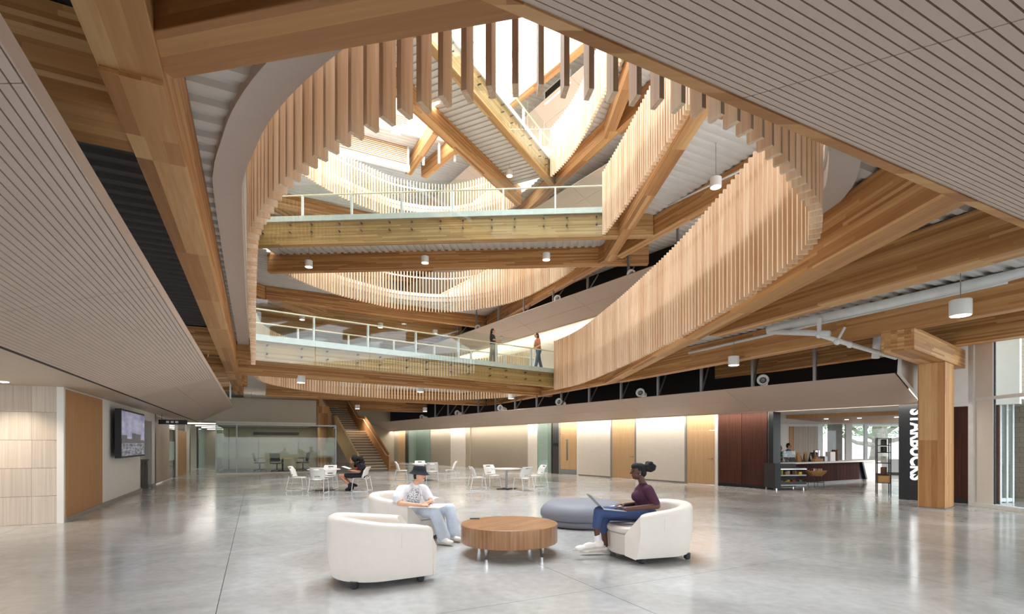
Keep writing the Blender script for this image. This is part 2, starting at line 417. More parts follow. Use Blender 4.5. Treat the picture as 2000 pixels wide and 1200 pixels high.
# column seen through the meeting room
t = thing('timber_column', 'timber column standing behind the glass meeting room', 'column', (-12.3, 33.4, 0), YAWU)
B().box(.02, 4.05, -.33, .33, -.33, .33).build('shaft', 'glulam', t).rotation_euler = (0, -math.pi/2, 0); B().box(-.35, .35, -.35, .35, 0, .02).build('base_plate', 'steel_gray', t)

# ---- left: sloped slatted soffit
VL, ZL, VH, ZH = -2.65, 2.74, -.98, 3.31
sl = structE('ceiling', 'sloped taupe soffit of narrow boards on the left')
def soff_pt(u, f): v = VL+(VH-VL)*f; x, y = uv(u, v); return (x, y, ZL+(ZH-ZL)*f)
def soff_board(u0, u1, f0, f1, th, mat, name, parent, ptf):
    a, b, c, d = ptf(u0, f0), ptf(u1, f0), ptf(u1, f1), ptf(u0, f1)
    up = lambda p: (p[0], p[1], p[2]+th)
    return B().hexa([a, b, c, d, up(a), up(b), up(c), up(d)]).build(name, mat, parent)
NB = 34
for (a, b) in ((-2.5, 3.2), (3.2, 6.7), (6.7, 10.25), (10.25, 15.3)):
    for k in range(NB):
        soff_board(a+.004, b-.004, (k+.0)/NB, (k+.84)/NB, .018, 'soffit', 'board', sl, soff_pt)
soff_board(-2.5, 27, 0, 1, .03, 'groove_black', 'backing', sl, lambda u, f: (*soff_pt(u, f)[:2], soff_pt(u, f)[2]+.018))
for (a, b) in ((15.3, 19.5), (19.5, 23.5)):
    for f0, f1 in ((0, .5), (.5, 1)):
        soff_board(a+.004, b-.004, f0+.003, f1-.002, .018, 'soffit_smooth', 'panel', sl, soff_pt)
pts = [soff_pt(23.5, 0), soff_pt(31, 0), soff_pt(27, 1), soff_pt(23.5, 1)]
B().hexa(pts+[(p[0], p[1], p[2]+.018) for p in pts]).build('panel', 'soffit_smooth', sl)
soff_board(-2.5, 27, 1.0, 1.006, .12, 'soffit', 'edge_trim', sl, lambda u, f: (*soff_pt(u, f)[:2], soff_pt(u, 1)[2]-.0))
# back-up closing face beyond the end of the soffit, black reveal along its foot, flat ceiling to the wall
struct(B().hexa([(*uv(u, v), z) for z in (2.74, 2.80) for u, v in ((-3, -2.72), (31, -2.72), (31, -2.66), (-3, -2.66))]).build('trim_1', 'groove_black'))
struct(B().hexa([(*uv(u, v), z) for z in (2.76, 2.9) for u, v in ((-3, -9), (62, -9), (62, -2.7), (-3, -2.7))]).build('ceiling', 'flat_ceiling'))
# ---- right/overhead: sloped slatted soffit above the camera
UH = 1.74
def soff2(v, f): u = UH-f*1.0; x, y = uv(u, v); return (x, y, 3.3-.365*(UH-u))
sr = structE('ceiling', 'sloped taupe soffit of narrow boards overhead')
for (a, b) in ((-3.0, 2.14), (2.14, 5.1), (5.1, 9.5)):
    for k in range(28):
        f0 = k*.0475
        soff_board(a+.003, b-.003, f0, f0+.040, .018, 'soffit', 'board', sr, soff2)
soff_board(-3, 9.5, 0, 1.33, .03, 'groove_black', 'backing', sr, lambda v, f: (*soff2(v, f)[:2], soff2(v, f)[2]+.018))
soff_board(-3, 9.5, 1.33, 2.6, .03, 'soffit_smooth', 'panel', sr, soff2)
B().hexa([(*uv(u, v), z) for z in (3.29, 3.40) for u, v in ((UH, -3), (UH+.055, -3), (UH+.055, 9.5), (UH, 9.5))]).build('edge_trim', 'glulam', sr)
B().hexa([(*uv(u, v), z) for z in (3.42, 4.8) for u, v in ((UH-.35, -3), (UH-.3, -3), (UH-.3, 9.5), (UH-.35, 9.5))]).build('upstand', 'black_plenum', sr)

# ---- left wall run
def lw(q, u0, u1, z0, z1, v0=-3.5, th=.2): # piece of the left wall, its face at v0
    return q.hexa([(*uv(u, v), z) for z in (z0, z1) for u, v in ((u0, v0-th), (u1, v0-th), (u1, v0), (u0, v0))])
wl = structE('wall_left', 'left-hand wall run')
lw(B(), 13.38, 24.0, 0, 2.78, -3.56, .1).build('core', 'white_paint', wl) if False else None
# pale panelled end wall
for i in range(6):
    for j in range(5):
        v1 = -3.52-i*.475; z0 = .0+j*.56
        B().hexa([(*uv(u, v), z) for z in (z0+.003, min(z0+.557, 2.77)) for u, v in ((13.38, v1-.472), (13.5, v1-.472), (13.5, v1), (13.38, v1))]).build('wall_panel', 'pale_panel', wl)
B().hexa([(*uv(u, v), z) for z in (0, 2.77) for u, v in ((13.42, -6.4), (13.6, -6.4), (13.6, -3.53), (13.42, -3.53))]).build('panel_backing', 'gray_trim', wl)
B().hexa([(*uv(u, v), z) for z in (0, 2.77) for u, v in ((13.36, -3.6), (13.46, -3.6), (13.46, -3.49), (13.36, -3.49))]).build('corner_trim', 'white_paint', wl)
lw(B(), 13.46, 16.2, .1, 2.72, -3.47, .15).build('timber_panel', 'panel_wood', wl)
lw(B(), 13.46, 16.2, 2.72, 2.78, -3.5).build('header', 'white_paint', wl)
q = B(); lw(q, 16.2, 21.2, .1, 2.78); lw(q, 21.2, 23.1, 2.45, 2.78); lw(q, 23.1, 23.9, .1, 2.78); q.build('plaster', 'white_paint', wl)
q = B(); lw(q, 21.15, 23.15, 0, 2.5, -4.25); q.hexa([(*uv(u, v), z) for z in (0, 2.5) for u, v in ((21.05, -4.25), (21.2, -4.25), (21.2, -3.5), (21.05, -3.5))])
q.hexa([(*uv(u, v), z) for z in (0, 2.5) for u, v in ((23.1, -4.25), (23.25, -4.25), (23.25, -3.5), (23.1, -3.5))]); q.build('niche', 'white_paint', wl)
q = B(); lw(q, 13.46, 21.2, 0, .1, -3.46, .2); lw(q, 23.1, 23.9, 0, .1, -3.46, .2); struct(q.build('baseboard_left', 'gray_trim'))
for k, (u, v) in enumerate(((12.75, -4.2), (12.75, -5.2))):
    o = B().lathe([(.07, 0), (.075, .012)], 18).build('recessed_downlight', 'lamp_glow', None, (*uv(u, v), 2.748)); tag(o, ['recessed downlight nearest the corner of the pale panelled wall', 'recessed downlight farther left along the pale panelled wall'][k], 'downlight')
    l = bpy.data.lights.new('downlight_bulb', 'SPOT'); l.energy = 120; l.color = (1, .9, .76); l.spot_size = 2.0; l.spot_blend = .8; l.shadow_soft_size = .06
    o = bpy.data.objects.new('downlight_bulb', l); COL.objects.link(o); o.location = (*uv(u, v), 2.74)
# corridor storefront beyond
cw = structE('wall_corridor', 'glazed corridor front')
def cpiece(u0, u1, z0, z1, mat, name, v0=-3.5, th=.08): return lw(B(), u0, u1, z0, z1, v0, th).build(name, mat, cw)
cpiece(23.9, 24.15, 0, 2.76, 'black_metal', 'frame')
cpiece(24.15, 27.6, .05, 2.7, 'pale_panel', 'panel'); cpiece(27.6, 29.3, .05, 2.7, 'room_glass', 'pane', th=.02)
cpiece(29.3, 29.6, 0, 2.76, 'black_metal', 'frame'); cpiece(29.6, 30.4, 0, 2.76, 'warm_white', 'panel')
cpiece(30.4, 34.0, 0, 2.3, 'panel_wood', 'panel'); cpiece(34, 35.5, 0, 2.76, 'warm_white', 'panel')
cpiece(35.5, 35.9, 0, 2.76, 'black_metal', 'frame'); cpiece(40.3, 40.8, 0, 2.76, 'black_metal', 'frame')
cpiece(40.8, 48.5, 0, 2.76, 'frost_glass', 'pane', th=.02); cpiece(52.5, 53.2, 0, 2.76, 'black_metal', 'frame'); cpiece(53.2, 60, 0, 2.76, 'warm_white', 'panel')
lw(B(), 60, 60.3, 0, 2.76, -1.0, 8).build('corridor_end', 'warm_white', cw)
for k, u in enumerate((32.5, 36.5, 40.5, 45, 50)):
    s = B().box(-.9, .9, -.04, .04, 0, .05).build('corridor_light', 'corridor_glow', None, (*uv(u, -2.4), 2.70), YAWV)
    tag(s, ['nearest', 'second', 'third', 'fourth', 'farthest'][k]+' linear ceiling light in the left corridor', 'ceiling light', 'corridor ceiling lights')
area('corridor_fill', (*uv(40, -2.4), 2.6), 1.2, 26, 70, (1, .95, .85), (0, 0, YAWV))  # added fill for the corridor; the linear lights are the visible fixtures

# ---- right-hand wall with sloped soffit, on each storey
def rw(q, t0, t1, z0, z1, n0=17.85, th=.15): return q.hexa([(*nt(n, t), z) for z in (z0, z1) for n, t in ((n0, t0), (n0, t1), (n0+th, t1), (n0+th, t0))])
NLO, NUP = 17.42, 15.68
def right_soffit(zf, t0, t1, k):
    s = structE('ceiling', ['sloped taupe soffit along the right-hand doors', 'second-storey sloped taupe soffit behind the footbridge', 'third-storey sloped taupe soffit', 'fourth-storey sloped taupe soffit'][k])
    ts = list(np.arange(t0, t1, 4.8))+[t1]
    for a, b in zip(ts[:-1], ts[1:]):
        for f0, f1 in ((0, .5), (.5, 1)):
            def pt(t, f, dz=0): n = NLO+(NUP-NLO)*f; x, y = nt(n, t); return (x, y, zf+2.74+.67*f+dz)
            p = [pt(a+.006, f0+.003), pt(b-.006, f0+.003), pt(b-.006, f1-.003), pt(a+.006, f1-.003)]
            B().hexa(p+[(x, y, z+.03) for x, y, z in p]).build('panel', 'soffit_smooth', s)
    B().hexa([(*nt(n, t), z) for z in (zf+2.72, zf+2.78) for n, t in ((NLO-.02, t0), (NLO-.02, t1), (NLO+.06, t1), (NLO+.06, t0))]).build('edge_strip', 'soffit_smooth', s)
    rw(B(), t0+.3, t1, zf+3.0, zf+4.78, 17.5, .1).build('plenum_back', 'black_plenum', s)
    B().hexa([(*nt(n, t), z) for z in (zf+4.70, zf+4.78) for n, t in ((15.9, t0+.5), (15.9, t1), (17.6, t1), (17.6, t0+.5))]).build('plenum_lid', 'black_plenum', s) if k == 0 else None
    # cove light over the wall
    B().hexa([(*nt(n, t), z) for z in (zf+2.80, zf+2.84) for n, t in ((17.5, t0), (17.5, t1), (17.62, t1), (17.62, t0))]).build('cove_strip', 'led_glow', s)
    c = nt(17.58, (t0+t1)/2)
    area('cove_light', (c[0], c[1], zf+2.79), t1-t0, .12, (t1-t0)*(7 if k == 0 else 4.5), (1, .94, .85), (0, 0, YAWD))
    return s
right_soffit(0, 5.12, 46, 0)
for k in (1, 2, 3): right_soffit(5*k, 8, 46, k)
for k in (1, 2, 3):
    q = B(); rw(q, 8, 60, 5*k, 5*k+4.8)
    struct(q.build('wall_right', 'warm_white'))
wr = structE('wall_right', 'right-hand wall of doors and panels')
def rp(t0, t1, z0, z1, mat, name, n0=17.85, th=.1, parent=wr): return rw(B(), t0, t1, z0, z1, n0, th).build(name, mat, parent)
ZC = 2.9
for a, b in ((9.66, 10.6), (10.62, 11.56)): rp(a, b, .12, ZC, 'dark_wood', 'cabinet_panel')
rp(9.6, 11.6, 0, .12, 'black_metal', 'plinth', 17.9)
rp(11.6, 11.72, 0, ZC, 'white_paint', 'jamb'); rp(13.02, 13.1, 0, ZC, 'gray_trim', 'jamb')
rp(13.1, 15.72, .06, ZC, 'warm_white', 'panel'); rp(13.1, 15.72, 0, .06, 'gray_trim', 'panel_foot', 17.87)
rp(15.66, 15.76, 0, ZC, 'gray_trim', 'jamb'); rp(17.18, 17.26, 0, ZC, 'gray_trim', 'jamb')
rp(17.26, 19.5, .06, ZC, 'warm_white', 'panel'); rp(17.26, 19.5, 0, .06, 'gray_trim', 'panel_foot', 17.87)
rp(19.5, 19.6, 0, ZC, 'white_paint', 'jamb'); rp(20.95, 21.03, 0, ZC, 'gray_trim', 'jamb')
rp(21.03, 21.6, 0, ZC, 'charcoal', 'panel', 17.87) ; rp(21.6, 21.66, 0, ZC, 'black_metal', 'jamb')
rp(21.66, 22.9, .05, ZC, 'frost_glass', 'pane', th=.02); rp(21.6, 22.9, 0, ZC, 'taupe_wall', 'panel', 18.6)
rp(22.9, 23.8, 0, ZC, 'warm_white', 'panel'); rp(23.8, 30.5, 0, ZC, 'taupe_wall', 'panel', 18.0)
rp(30.5, 31.1, 0, ZC, 'taupe_wall', 'panel', 17.9); rp(31.1, 33.2, 0, ZC, 'warm_white', 'panel'); rp(33.2, 36.6, 0, ZC, 'taupe_wall', 'panel', 17.9)
rp(36.6, 40.8, .05, ZC, 'frost_glass', 'pane', th=.02); rp(36.6, 40.8, 0, ZC, 'taupe_wall', 'panel', 18.6); rp(40.8, 41.4, 0, ZC, 'charcoal', 'panel'); rp(41.4, 43, 0, ZC, 'door_wood', 'panel'); rp(43, 52, 0, ZC, 'taupe_wall', 'panel')
sg = rp(21.15, 21.5, 1.5, 1.65, 'black_metal', 'room_plate', 17.84, .02)
def door(n, t0, t1, label, vision=False, top=2.13):
    d = structE('door_%d' % n, label)
    rp(t0, t1, .01, top, 'door_wood', 'leaf', 17.87, .05, d); rp(t0, t1, top+.02, ZC, 'door_wood', 'transom', 17.87, .05, d)
    x, y = nt(17.84, t0+.12)
    if vision:
        rp(t1-.62, t1-.5, .75, 1.85, 'clear_glass', 'vision_pane', 17.85, .01, d); rp(t1-.63, t1-.49, .74, 1.86, 'steel_gray', 'vision_frame', 17.866, .01, d)
        rp(t0, t1, .01, .28, 'steel_gray', 'kick_plate', 17.86, .01, d)
    else:
        B().tube([(*nt(17.87, t0+.1), 1.02), (*nt(17.8, t0+.1), 1.02), (*nt(17.8, t0+.24), 1.02)], .014, 8).build('handle', 'chrome', d)
        B().tube([(*nt(17.872, t0+.1), 1.02), (*nt(17.86, t0+.1), 1.02)], .03, 10).build('escutcheon', 'chrome', d)
door(1, 11.74, 13.0, 'wooden door beside the dark wood cabinet')
door(2, 15.78, 17.16, 'wooden door between two white wall panels')
door(3, 19.62, 20.93, 'wooden door with a narrow vision pane', True)
# black jamb of the cafe opening, lettered sign panel and dark cladding near the window
struct(rw(B(), 9.42, 9.6, 0, 2.76, 17.82, .5).build('trim_2', 'black_metal'))
struct(rw(B(), 3.6, 4.62, .12, 2.62, 17.95, .1).build('wall_clad', 'dark_wood')); struct(rw(B(), 3.6, 4.62, 0, .12, 17.97, .1).build('baseboard_right', 'black_metal'))
struct(rw(B(), 3.2, 4.62, 2.62, 4.8, 17.9, .2).build('wall_upper', 'white_paint'))
struct(B().hexa([(*nt(n, t), z) for z in (2.74, 4.8) for n, t in ((15.2, 4.55), (15.2, 4.65), (17.9, 4.65), (17.9, 4.55))]).build('wall_gable', 'white_paint')) if False else None
pts = [(*nt(n, 5.08), z) for n, z in ((NLO, 2.74), (NUP, 3.41), (NUP+.1, 4.0), (17.9, 4.75), (17.9, 2.74))]
b_ = B(); b_.add([*pts, *[(p[0]+D_[0]*-.08, p[1]+D_[1]*-.08, p[2]) for p in pts]], [(0,1,2,3,4), (9,8,7,6,5)]+[(i, (i+1) % 5, (i+1) % 5+5, i+5) for i in range(5)])
struct(b_.build('wall_gable', 'white_paint'))

# ---- glazed facade on the right, going on beside and behind the camera
fac = structE('window_1', 'tall white-framed facade glazing on the right')
WA, WB = np.array((12.05, 13.4)), np.array((11.2, -5.0)); wd = (WB-WA)/np.linalg.norm(WB-WA); wn = np.array((-wd[1], wd[0]))
YW = math.atan2(wd[1], wd[0]); WL = float(np.linalg.norm(WB-WA))
fb = lambda q, name, mat: q.build(name, mat, fac, (WA[0], WA[1], 0), YW)
fb(B().box(-.06, .1, -.06, .08, 0, 4.8), 'mullion', 'steel_white')
fb(B().box(.1, .62, -.02, .02, .1, 4.8), 'spandrel', 'white_paint')
xs = [.64]+[.64+1.9*i for i in range(1, 10)]
for a, b in zip(xs[:-1], xs[1:]):
    fb(B().box(a, a+.03, -.015, .015, .1, 4.8), 'mullion', 'black_metal')
    for z0, z1 in ((.1, 2.72), (2.8, 4.8)): fb(B().box(a+.03, b, -.008, .008, z0, z1), 'pane', 'clear_glass')
fb(B().box(.1, WL, -.05, .05, 2.72, 2.8), 'transom', 'steel_white'); fb(B().box(0, WL, -.1, .1, 0, .1), 'sill', 'steel_white')
# outside: paving, pale brick wall, glazed screen of the entrance lobby
struct(B().box(12.6, 60, -20, 70, -.02, .004).build('ground', 'concrete_gray')) if False else None
plain('paving_bright', srgb(190, 192, 188), .9, noise=.1)
struct(B().prism([(12.15, 13.2), (11.35, -9), (60, -9), (60, 13.2)], -.012, -.002).build('ground', 'paving_bright'))
bw = structE('wall_outside', 'pale brick wall outside the right-hand window')
B().box(15.2, 15.6, 13.3, 19, 0, 7).build('brick_backing', 'concrete_gray', bw)
plain('brick_pale', srgb(206, 196, 184), .8, noise=.12, nscale=20)
bme = B().box(0, .03, .006, .394, .005, .145).mesh('brick')
for j in range(40):
    for i in range(6): inst(bme, 'brick', 'brick_pale', bw, (15.17, 13.5+i*.4+(.2 if j % 2 else 0), j*.15))
t = thing('lobby_screen', 'white-framed glazed screen standing outside the right-hand window', 'glass screen', (13.35, 14.0, 0), math.radians(4))
for x in (0, .19, .37): B().box(x, x+.05, 0, .07, 0, 5).build('post', 'steel_white', t)
for z in (.02, 2.75, 4.9): B().box(.05, .42, .01, .06, z, z+.1).build('rail', 'steel_white', t)
for x0, x1 in ((.05, .19), (.24, .37)): B().box(x0, x1, .03, .04, .1, 4.9).build('pane', 'clear_glass', t)

# ---- far walls, enclosing walls of the upper storeys
struct(B().wallseg((-26, 38), (-9, 47), 0, 4.8, .2).build('wall_far', 'taupe_wall'))
struct(B().wallseg(uv(30.5, -1.7), (-9.2, 33.3), 2.66, 4.0, .15).build('wall_bulkhead', 'taupe_wall')) if False else None
for k, z in enumerate((5, 10, 15)):
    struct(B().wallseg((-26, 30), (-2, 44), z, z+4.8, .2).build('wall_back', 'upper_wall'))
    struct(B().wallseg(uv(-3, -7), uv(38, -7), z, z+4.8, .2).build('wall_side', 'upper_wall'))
struct(B().wallseg((-36, 52), (20, 52), 0, 24, .2).build('wall_end', 'taupe_wall'))
struct(B().wallseg((-3, -7), (14, -7.5), 4.8, 20, .2).build('wall_back', 'warm_white'))
# ============================================================ SLAT BALUSTRADES
SLAT = B().box(-.065, .065, -.019, .019, 0, 2.25).mesh('slat')
NEARB = (np.array((-8.2, 16.2)), np.array((2.36, 24.1)))
def seg_dist(p, a, b):
    a = np.array(a, float); b = np.array(b, float); d = b-a; t = np.clip(np.dot(p-a, d)/np.dot(d, d), 0, 1); return np.linalg.norm(p-a-t*d)
# footbridges: near edge a->b (plan), width to the far side, floor level
BR = {0: dict(a=(-8.2, 16.2), b=(2.45, 24.15), w=2.3, z=5.0, ext=(1.2, .6)),
      1: dict(a=(-9.75, 19.2), b=(3.45, 18.35), w=3.2, z=10.0, ext=(.6, 1.6)),
      2: dict(a=(-3.4, 14.1), b=(2.2, 24.8), w=2.7, z=15.0, ext=(1.0, .4))}
for k in BR:
    a = np.array(BR[k]['a']); b = np.array(BR[k]['b']); d = (b-a)/np.linalg.norm(b-a); BR[k]['d'] = d; BR[k]['n'] = np.array((-d[1], d[0]))
def on_bridge(p, k, m=.05):
    br = BR[k]; q = p-np.array(br['a']); L = np.linalg.norm(np.array(br['b'])-np.array(br['a'])); n = np.dot(q, br['n']); l = np.dot(q, br['d'])
    return -m < n < br['w']+m and -3 < l < L+3
labs = ['curving screen of pale timber slats around the lowest atrium opening', 'curving screen of pale timber slats one storey up, behind the level footbridge', 'curving screen of pale timber slats near the skylight, highest of the three']
for k in range(3):
    zf = 5*(k+1); t = thing('slat_balustrade', labs[k], 'balustrade')
    ymin = (0, 7.0, 13.0)[k]; cnt = 0; rest = B()
    idx = [i for i in range(len(RS)) if RS[i][1] > ymin and not on_bridge(RS[i], k)]
    keyf = lambda i: (RS[i][0] < -8.5 and 15 < RS[i][1] < 22)          # least visible stretch goes last
    idx.sort(key=keyf)
    for i in idx:
        x, y = RS[i]; a = math.atan2(RSN[i][1], RSN[i][0]); cnt += 1
        if cnt <= 300: inst(SLAT, 'slat', 'slat_wood', t, (x, y, zf-.9), a)
        else:
            c, s_ = math.cos(a), math.sin(a)
            rest.hexa([(x+c*px-s_*py, y+s_*px+c*py, z) for z in (zf-.9, zf+1.35) for px, py in ((-.07, -.021), (.07, -.021), (.07, .021), (-.07, .021))])
    if rest.v: tag(rest.build('remaining_slats', 'slat_wood', t), kind='stuff')
    # slab edge plate and white top rail following the curve
    def sweep(o0, o1, z0, z1, name, mat):
        A, Bq = ring_off(o0), ring_off(o1); n = len(A); vs = []
        for P, z in ((A, z0), (Bq, z0), (Bq, z1), (A, z1)): vs += [(p[0], p[1], z) for p in P]
        fs = []
        keep = [i for i in range(n) if A[i][1] > ymin-1 and not on_bridge(RS[i], k, -.1)]
        for i in keep:
            j = (i+1) % n
            for q in range(4): fs.append((q*n+i, q*n+j, ((q+1) % 4)*n+j, ((q+1) % 4)*n+i))
        used = sorted({i for f in fs for i in f}); mp = {i: j for j, i in enumerate(used)}
        return B().add([vs[i] for i in used], [tuple(mp[i] for i in f) for f in fs]).build(name, mat, t)
    sweep(.12, .43, zf-.27, zf+.02, 'edge_plate', 'edge_plate')
    sweep(.09, .13, zf+1.0, zf+1.07, 'rail', 'steel_white')
    sweep(.09, .12, zf-.02, zf+.16, 'kerb', 'steel_white')

# ============================================================ FOOTBRIDGES
bl = ['lowest footbridge, sloping across the picture with two people on it', 'level footbridge crossing the atrium one storey above the people', 'topmost footbridge running diagonally under the skylight']
for k in range(3):
    br = BR[k]; a, b, d, n, w, z = np.array(br['a']), np.array(br['b']), br['d'], br['n'], br['w'], br['z']
    t = thing('footbridge', bl[k], 'footbridge'); L = float(np.linalg.norm(b-a)); yaw = math.atan2(d[1], d[0])
    loc = (a[0], a[1], z); e0, e1 = br['ext']
    zb = -.73 if k == 0 else -.93
    def bb(x0, x1, y0, y1, z0, z1, name, mat, **kw): return B().box(0, x1-x0, y0, y1, 0, z1-z0).build(name, mat, t, (a[0]+d[0]*x0, a[1]+d[1]*x0, z+z0), yaw, **kw)
    bb(-e0, L+e1, .05, .35, zb, -.06, 'edge_beam', 'glulam_light'); bb(-e0-.4, L+e1+.4, w-.35, w-.03, -.95, -.06, 'edge_beam', 'glulam')
    q = B()
    for i in range(int((L+e0+e1)/.3)):          # ribbed deck between the beams
        x = -e0+i*.3; q.box(x, x+.15, .35, w-.35, -.24, -.06); q.box(x+.15, x+.3, .35, w-.35, -.19, -.06)
    q.build('deck', 'deck_white', t, loc, yaw)
    for y in (-.02, w): bb(-.05, L+.05, y-.02, y+.05, -.1, .1, 'edge_channel', 'steel_white')
    bb(0, L, .05, w-.05, -.06, 0, 'walkway', 'taupe_wall')
    npan = {0: 7, 1: 7, 2: 7}[k]; pw = L/npan
    for s_, y in ((0, -.075), (1, w+.075)):
        for i in range(npan):
            lo = (zb-.02 if s_ == 0 else -.9)
            pane = B().box(.01, pw-.01, 0, .014, 0, 1.22-lo).build('glass_panel', 'guard_glass', t, (a[0]+d[0]*i*pw+n[0]*y, a[1]+d[1]*i*pw+n[1]*y, z+lo), yaw)
            if s_ == 0:
                for fx in (.22, .78):
                    for zz in (-.22, -.5):
                        B().tube([(fx*pw, -.015, zz-lo), (fx*pw, .13, zz-lo)], .028, 8).build('standoff_bolt', 'bolt_steel', pane)
        yy = .12 if s_ == 0 else w-.12
        c0 = a+n*yy; c1 = b+n*yy
        B().tube([(c0[0], c0[1], z+.93), (c1[0], c1[1], z+.93)], .028, 8).build('handrail', 'rail_maple', t)
        for i in range(npan+1):
            c = a+d*(min(max(i*pw, .06), L-.06))+n*yy
            B().box(-.03, .03, -.05, .05, -.06, .9).build('post', 'steel_white', t, (c[0], c[1], z), yaw)

# ============================================================ ROOF LANTERN
t = thing('roof_lantern', 'bright glazed roof lantern with slatted timber end wall above the atrium', 'skylight')
c0, c1 = np.array(ROOFCUT[0]), np.array(ROOFCUT[1])
beam('beam', c0+(c0-c1)*.2, c1+(c1-c0)*.3, 18.75, 19.6, .4, 'glulam', t)
B().wallseg(tuple(c0+(c0-c1)*.2), tuple(c1+(c1-c0)*.3), 19.6, 21.6, .3, -1).build('upstand', 'white_paint', t)
beam('beam', (-6.6, 32.6), (-3.2, 26.5), 18.75, 19.6, .4, 'glulam', t)
w0, w1 = np.array((-11.5, 28.3)), np.array((-6.3, 31.0)); L = np.linalg.norm(w1-w0); yw = math.atan2(*(w1-w0)[::-1])
for i in range(26): B().box(0, L, 0, .05, 0, .07).build('wall_slat', 'slat_wood', t, (w0[0], w0[1], 18.6+i*.11), yw)
B().box(0, L, .08, .2, 0, 3.2).build('end_wall', 'slat_wood', t, (w0[0], w0[1], 18.5), yw)
B().box(-.1, L+.1, -.05, .2, -.35, 0).build('ledge', 'white_paint', t, (w0[0], w0[1], 18.5), yw)
w2 = np.array((-3.4, 30.4))
for i in range(4):
    p = w1+(w2-w1)*i/3; B().box(-.06, .06, -.06, .06, 18.4, 21.6).build('mullion', 'steel_white', t, (p[0], p[1], 0), yw)
# glowing lamp added for a sun glint by the lantern wall; also the bridge downlight
def spot(loc, label, r=.12):
    s = thing('spotlight', label, 'spotlight', loc); B().lathe([(r, 0), (r, .3), (r*.8, .36)], 16).build('housing', 'steel_white', s); B().lathe([(r*.9, -.02), (r*.9, .0)], 16).build('lens', glow('spot_glow_%d' % len(MATS), (1, .97, .9, 1), 120), s)
    B().tube([(0, 0, .36), (0, 0, 1.2)], .012, 6).build('stem', 'steel_white', s); return s
spot(PP(732, 172, 24), 'added glowing lamp in place of a sun glint by the lantern wall', .16)
spot(PP(849, 200, 19.8)-Vector((0, 0, .05)), 'small glaring downlight under the topmost footbridge', .06)

# ============================================================ PENDANTS
PD = B().lathe([(.13, 0), (.148, 0), (.15, .03), (.15, .25), (.14, .26)], 28).mesh('shade', True)
PG = B().lathe([(.132, -.006), (.132, .002)], 28).mesh('diffuser')
def pendant(px, py, Y, ztop, label, sc=1.0, grp=None):
    p = PP(px, py, Y); t = thing('pendant_lamp', label, 'pendant lamp', p, 0, 'white cylinder pendants')
    s = autosmooth(inst(PD, 'shade', 'plastic_white', t)); s.scale = (sc,)*3; g = inst(PG, 'diffuser', 'lamp_glow', t); g.scale = (sc,)*3
    B().tube([(0, 0, .26*sc), (0, 0, max(ztop+.08-p.z, .35))], .008, 6).build('cord', 'steel_gray', t)
    l = bpy.data.lights.new('pendant_bulb', 'SPOT'); l.energy = 200; l.color = (1, .91, .79); l.spot_size = 2.2; l.spot_blend = .9; l.shadow_soft_size = .12
    o = bpy.data.objects.new('pendant_bulb', l); COL.objects.link(o); o.location = p+Vector((0, 0, -.03))
pendant(603, 522, 20.6, 9.8, 'left pendant below the level footbridge')
pendant(830, 514, 20.3, 9.8, 'middle pendant below the level footbridge')
pendant(1067, 508, 19.9, 9.8, 'right pendant below the level footbridge')
pendant(588, 748, 19.0, 4.8, 'left pendant below the lowest footbridge')
pendant(821, 766, 22.8, 4.8, 'middle pendant below the lowest footbridge')
pendant(998, 779, 26.3, 4.8, 'right pendant below the lowest footbridge')
pendant(1398, 366, 14.0, 9.8, 'pendant under the white deck to the right of the upper slats')
pendant(1876, 617, 9.7, 4.8, 'large near pendant on the right in front of the timber beams', 1.15)
pendant(1433, 714, 14.8, 4.8, 'pendant over the right-hand doors under the white sprinkler pipe')
pendant(491, 793, 31.5, 4.75, 'pendant above the glass meeting room')
pendant(698, 799, 33.5, 4.75, 'pendant above the timber staircase')
pendant(830, 804, 34.5, 4.75, 'pendant to the right of the staircase top')
pendant(590, 625, 29.5, 9.8, 'left small pendant seen behind the lowest footbridge railing')
pendant(743, 640, 30.5, 9.8, 'middle small pendant seen behind the lowest footbridge railing')
pendant(850, 653, 31.5, 9.8, 'right small pendant seen behind the lowest footbridge railing')
pendant(995, 344, 24.0, 14.8, 'pendant under the topmost footbridge')

# ============================================================ PIPES, DIFFUSERS, STRUTS
def pipe(name, pts, r, label, cat='pipe'):
    t = thing(name, label, cat); B().tube(pts, r, 12).build('run', 'pipe_white', t, smooth=True); return t
t = pipe('sprinkler_pipe', [PP(1500, 645, 13.3), PP(2060, 520, 8.9)], .105, 'thick white pipe under the deck on the right')
B().tube([PP(1500, 648, 13.3), PP(1620, 652, 11.9)], .07, 12).build('branch', 'pipe_white', t, smooth=True)
B().tube([PP(1600, 622, 12.1), PP(1600, 655, 12.1), PP(1640, 667, 11.9), PP(1750, 699, 12.4)], .055, 10).build('drop', 'pipe_white', t)
for px, py, Y in ((1600, 655, 12.1), (1635, 668, 11.9), (1660, 674, 12.0)): B().ell(PP(px, py, Y), (.075, .075, .075)).build('coupling', 'pipe_white', t, smooth=True)
B().tube([PP(1636, 666, 11.9), PP(1650, 640, 11.9)], .03, 8).build('bracket', 'pipe_white', t)
for px, py, Y in ((1560, 632, 12.9), (1672, 607, 11.8), (1876, 560, 10.0)):
    p = PP(px, py, Y); B().tube([p, (p.x, p.y, 4.8)], .01, 6).build('hanger', 'steel_gray', t)
t = pipe('conduit', [PP(1345, 690, 16.2), PP(1530, 648, 13.6), PP(1970, 552, 9.4)], .035, 'slim white conduit running below the thick pipe')
for px, py, Y in ((1700, 612, 11.8), (1697, 617, 11.8), (1975, 550, 9.4)): B().ell(PP(px, py, Y), (.06, .06, .06)).build('junction', 'pipe_white', t, smooth=True)
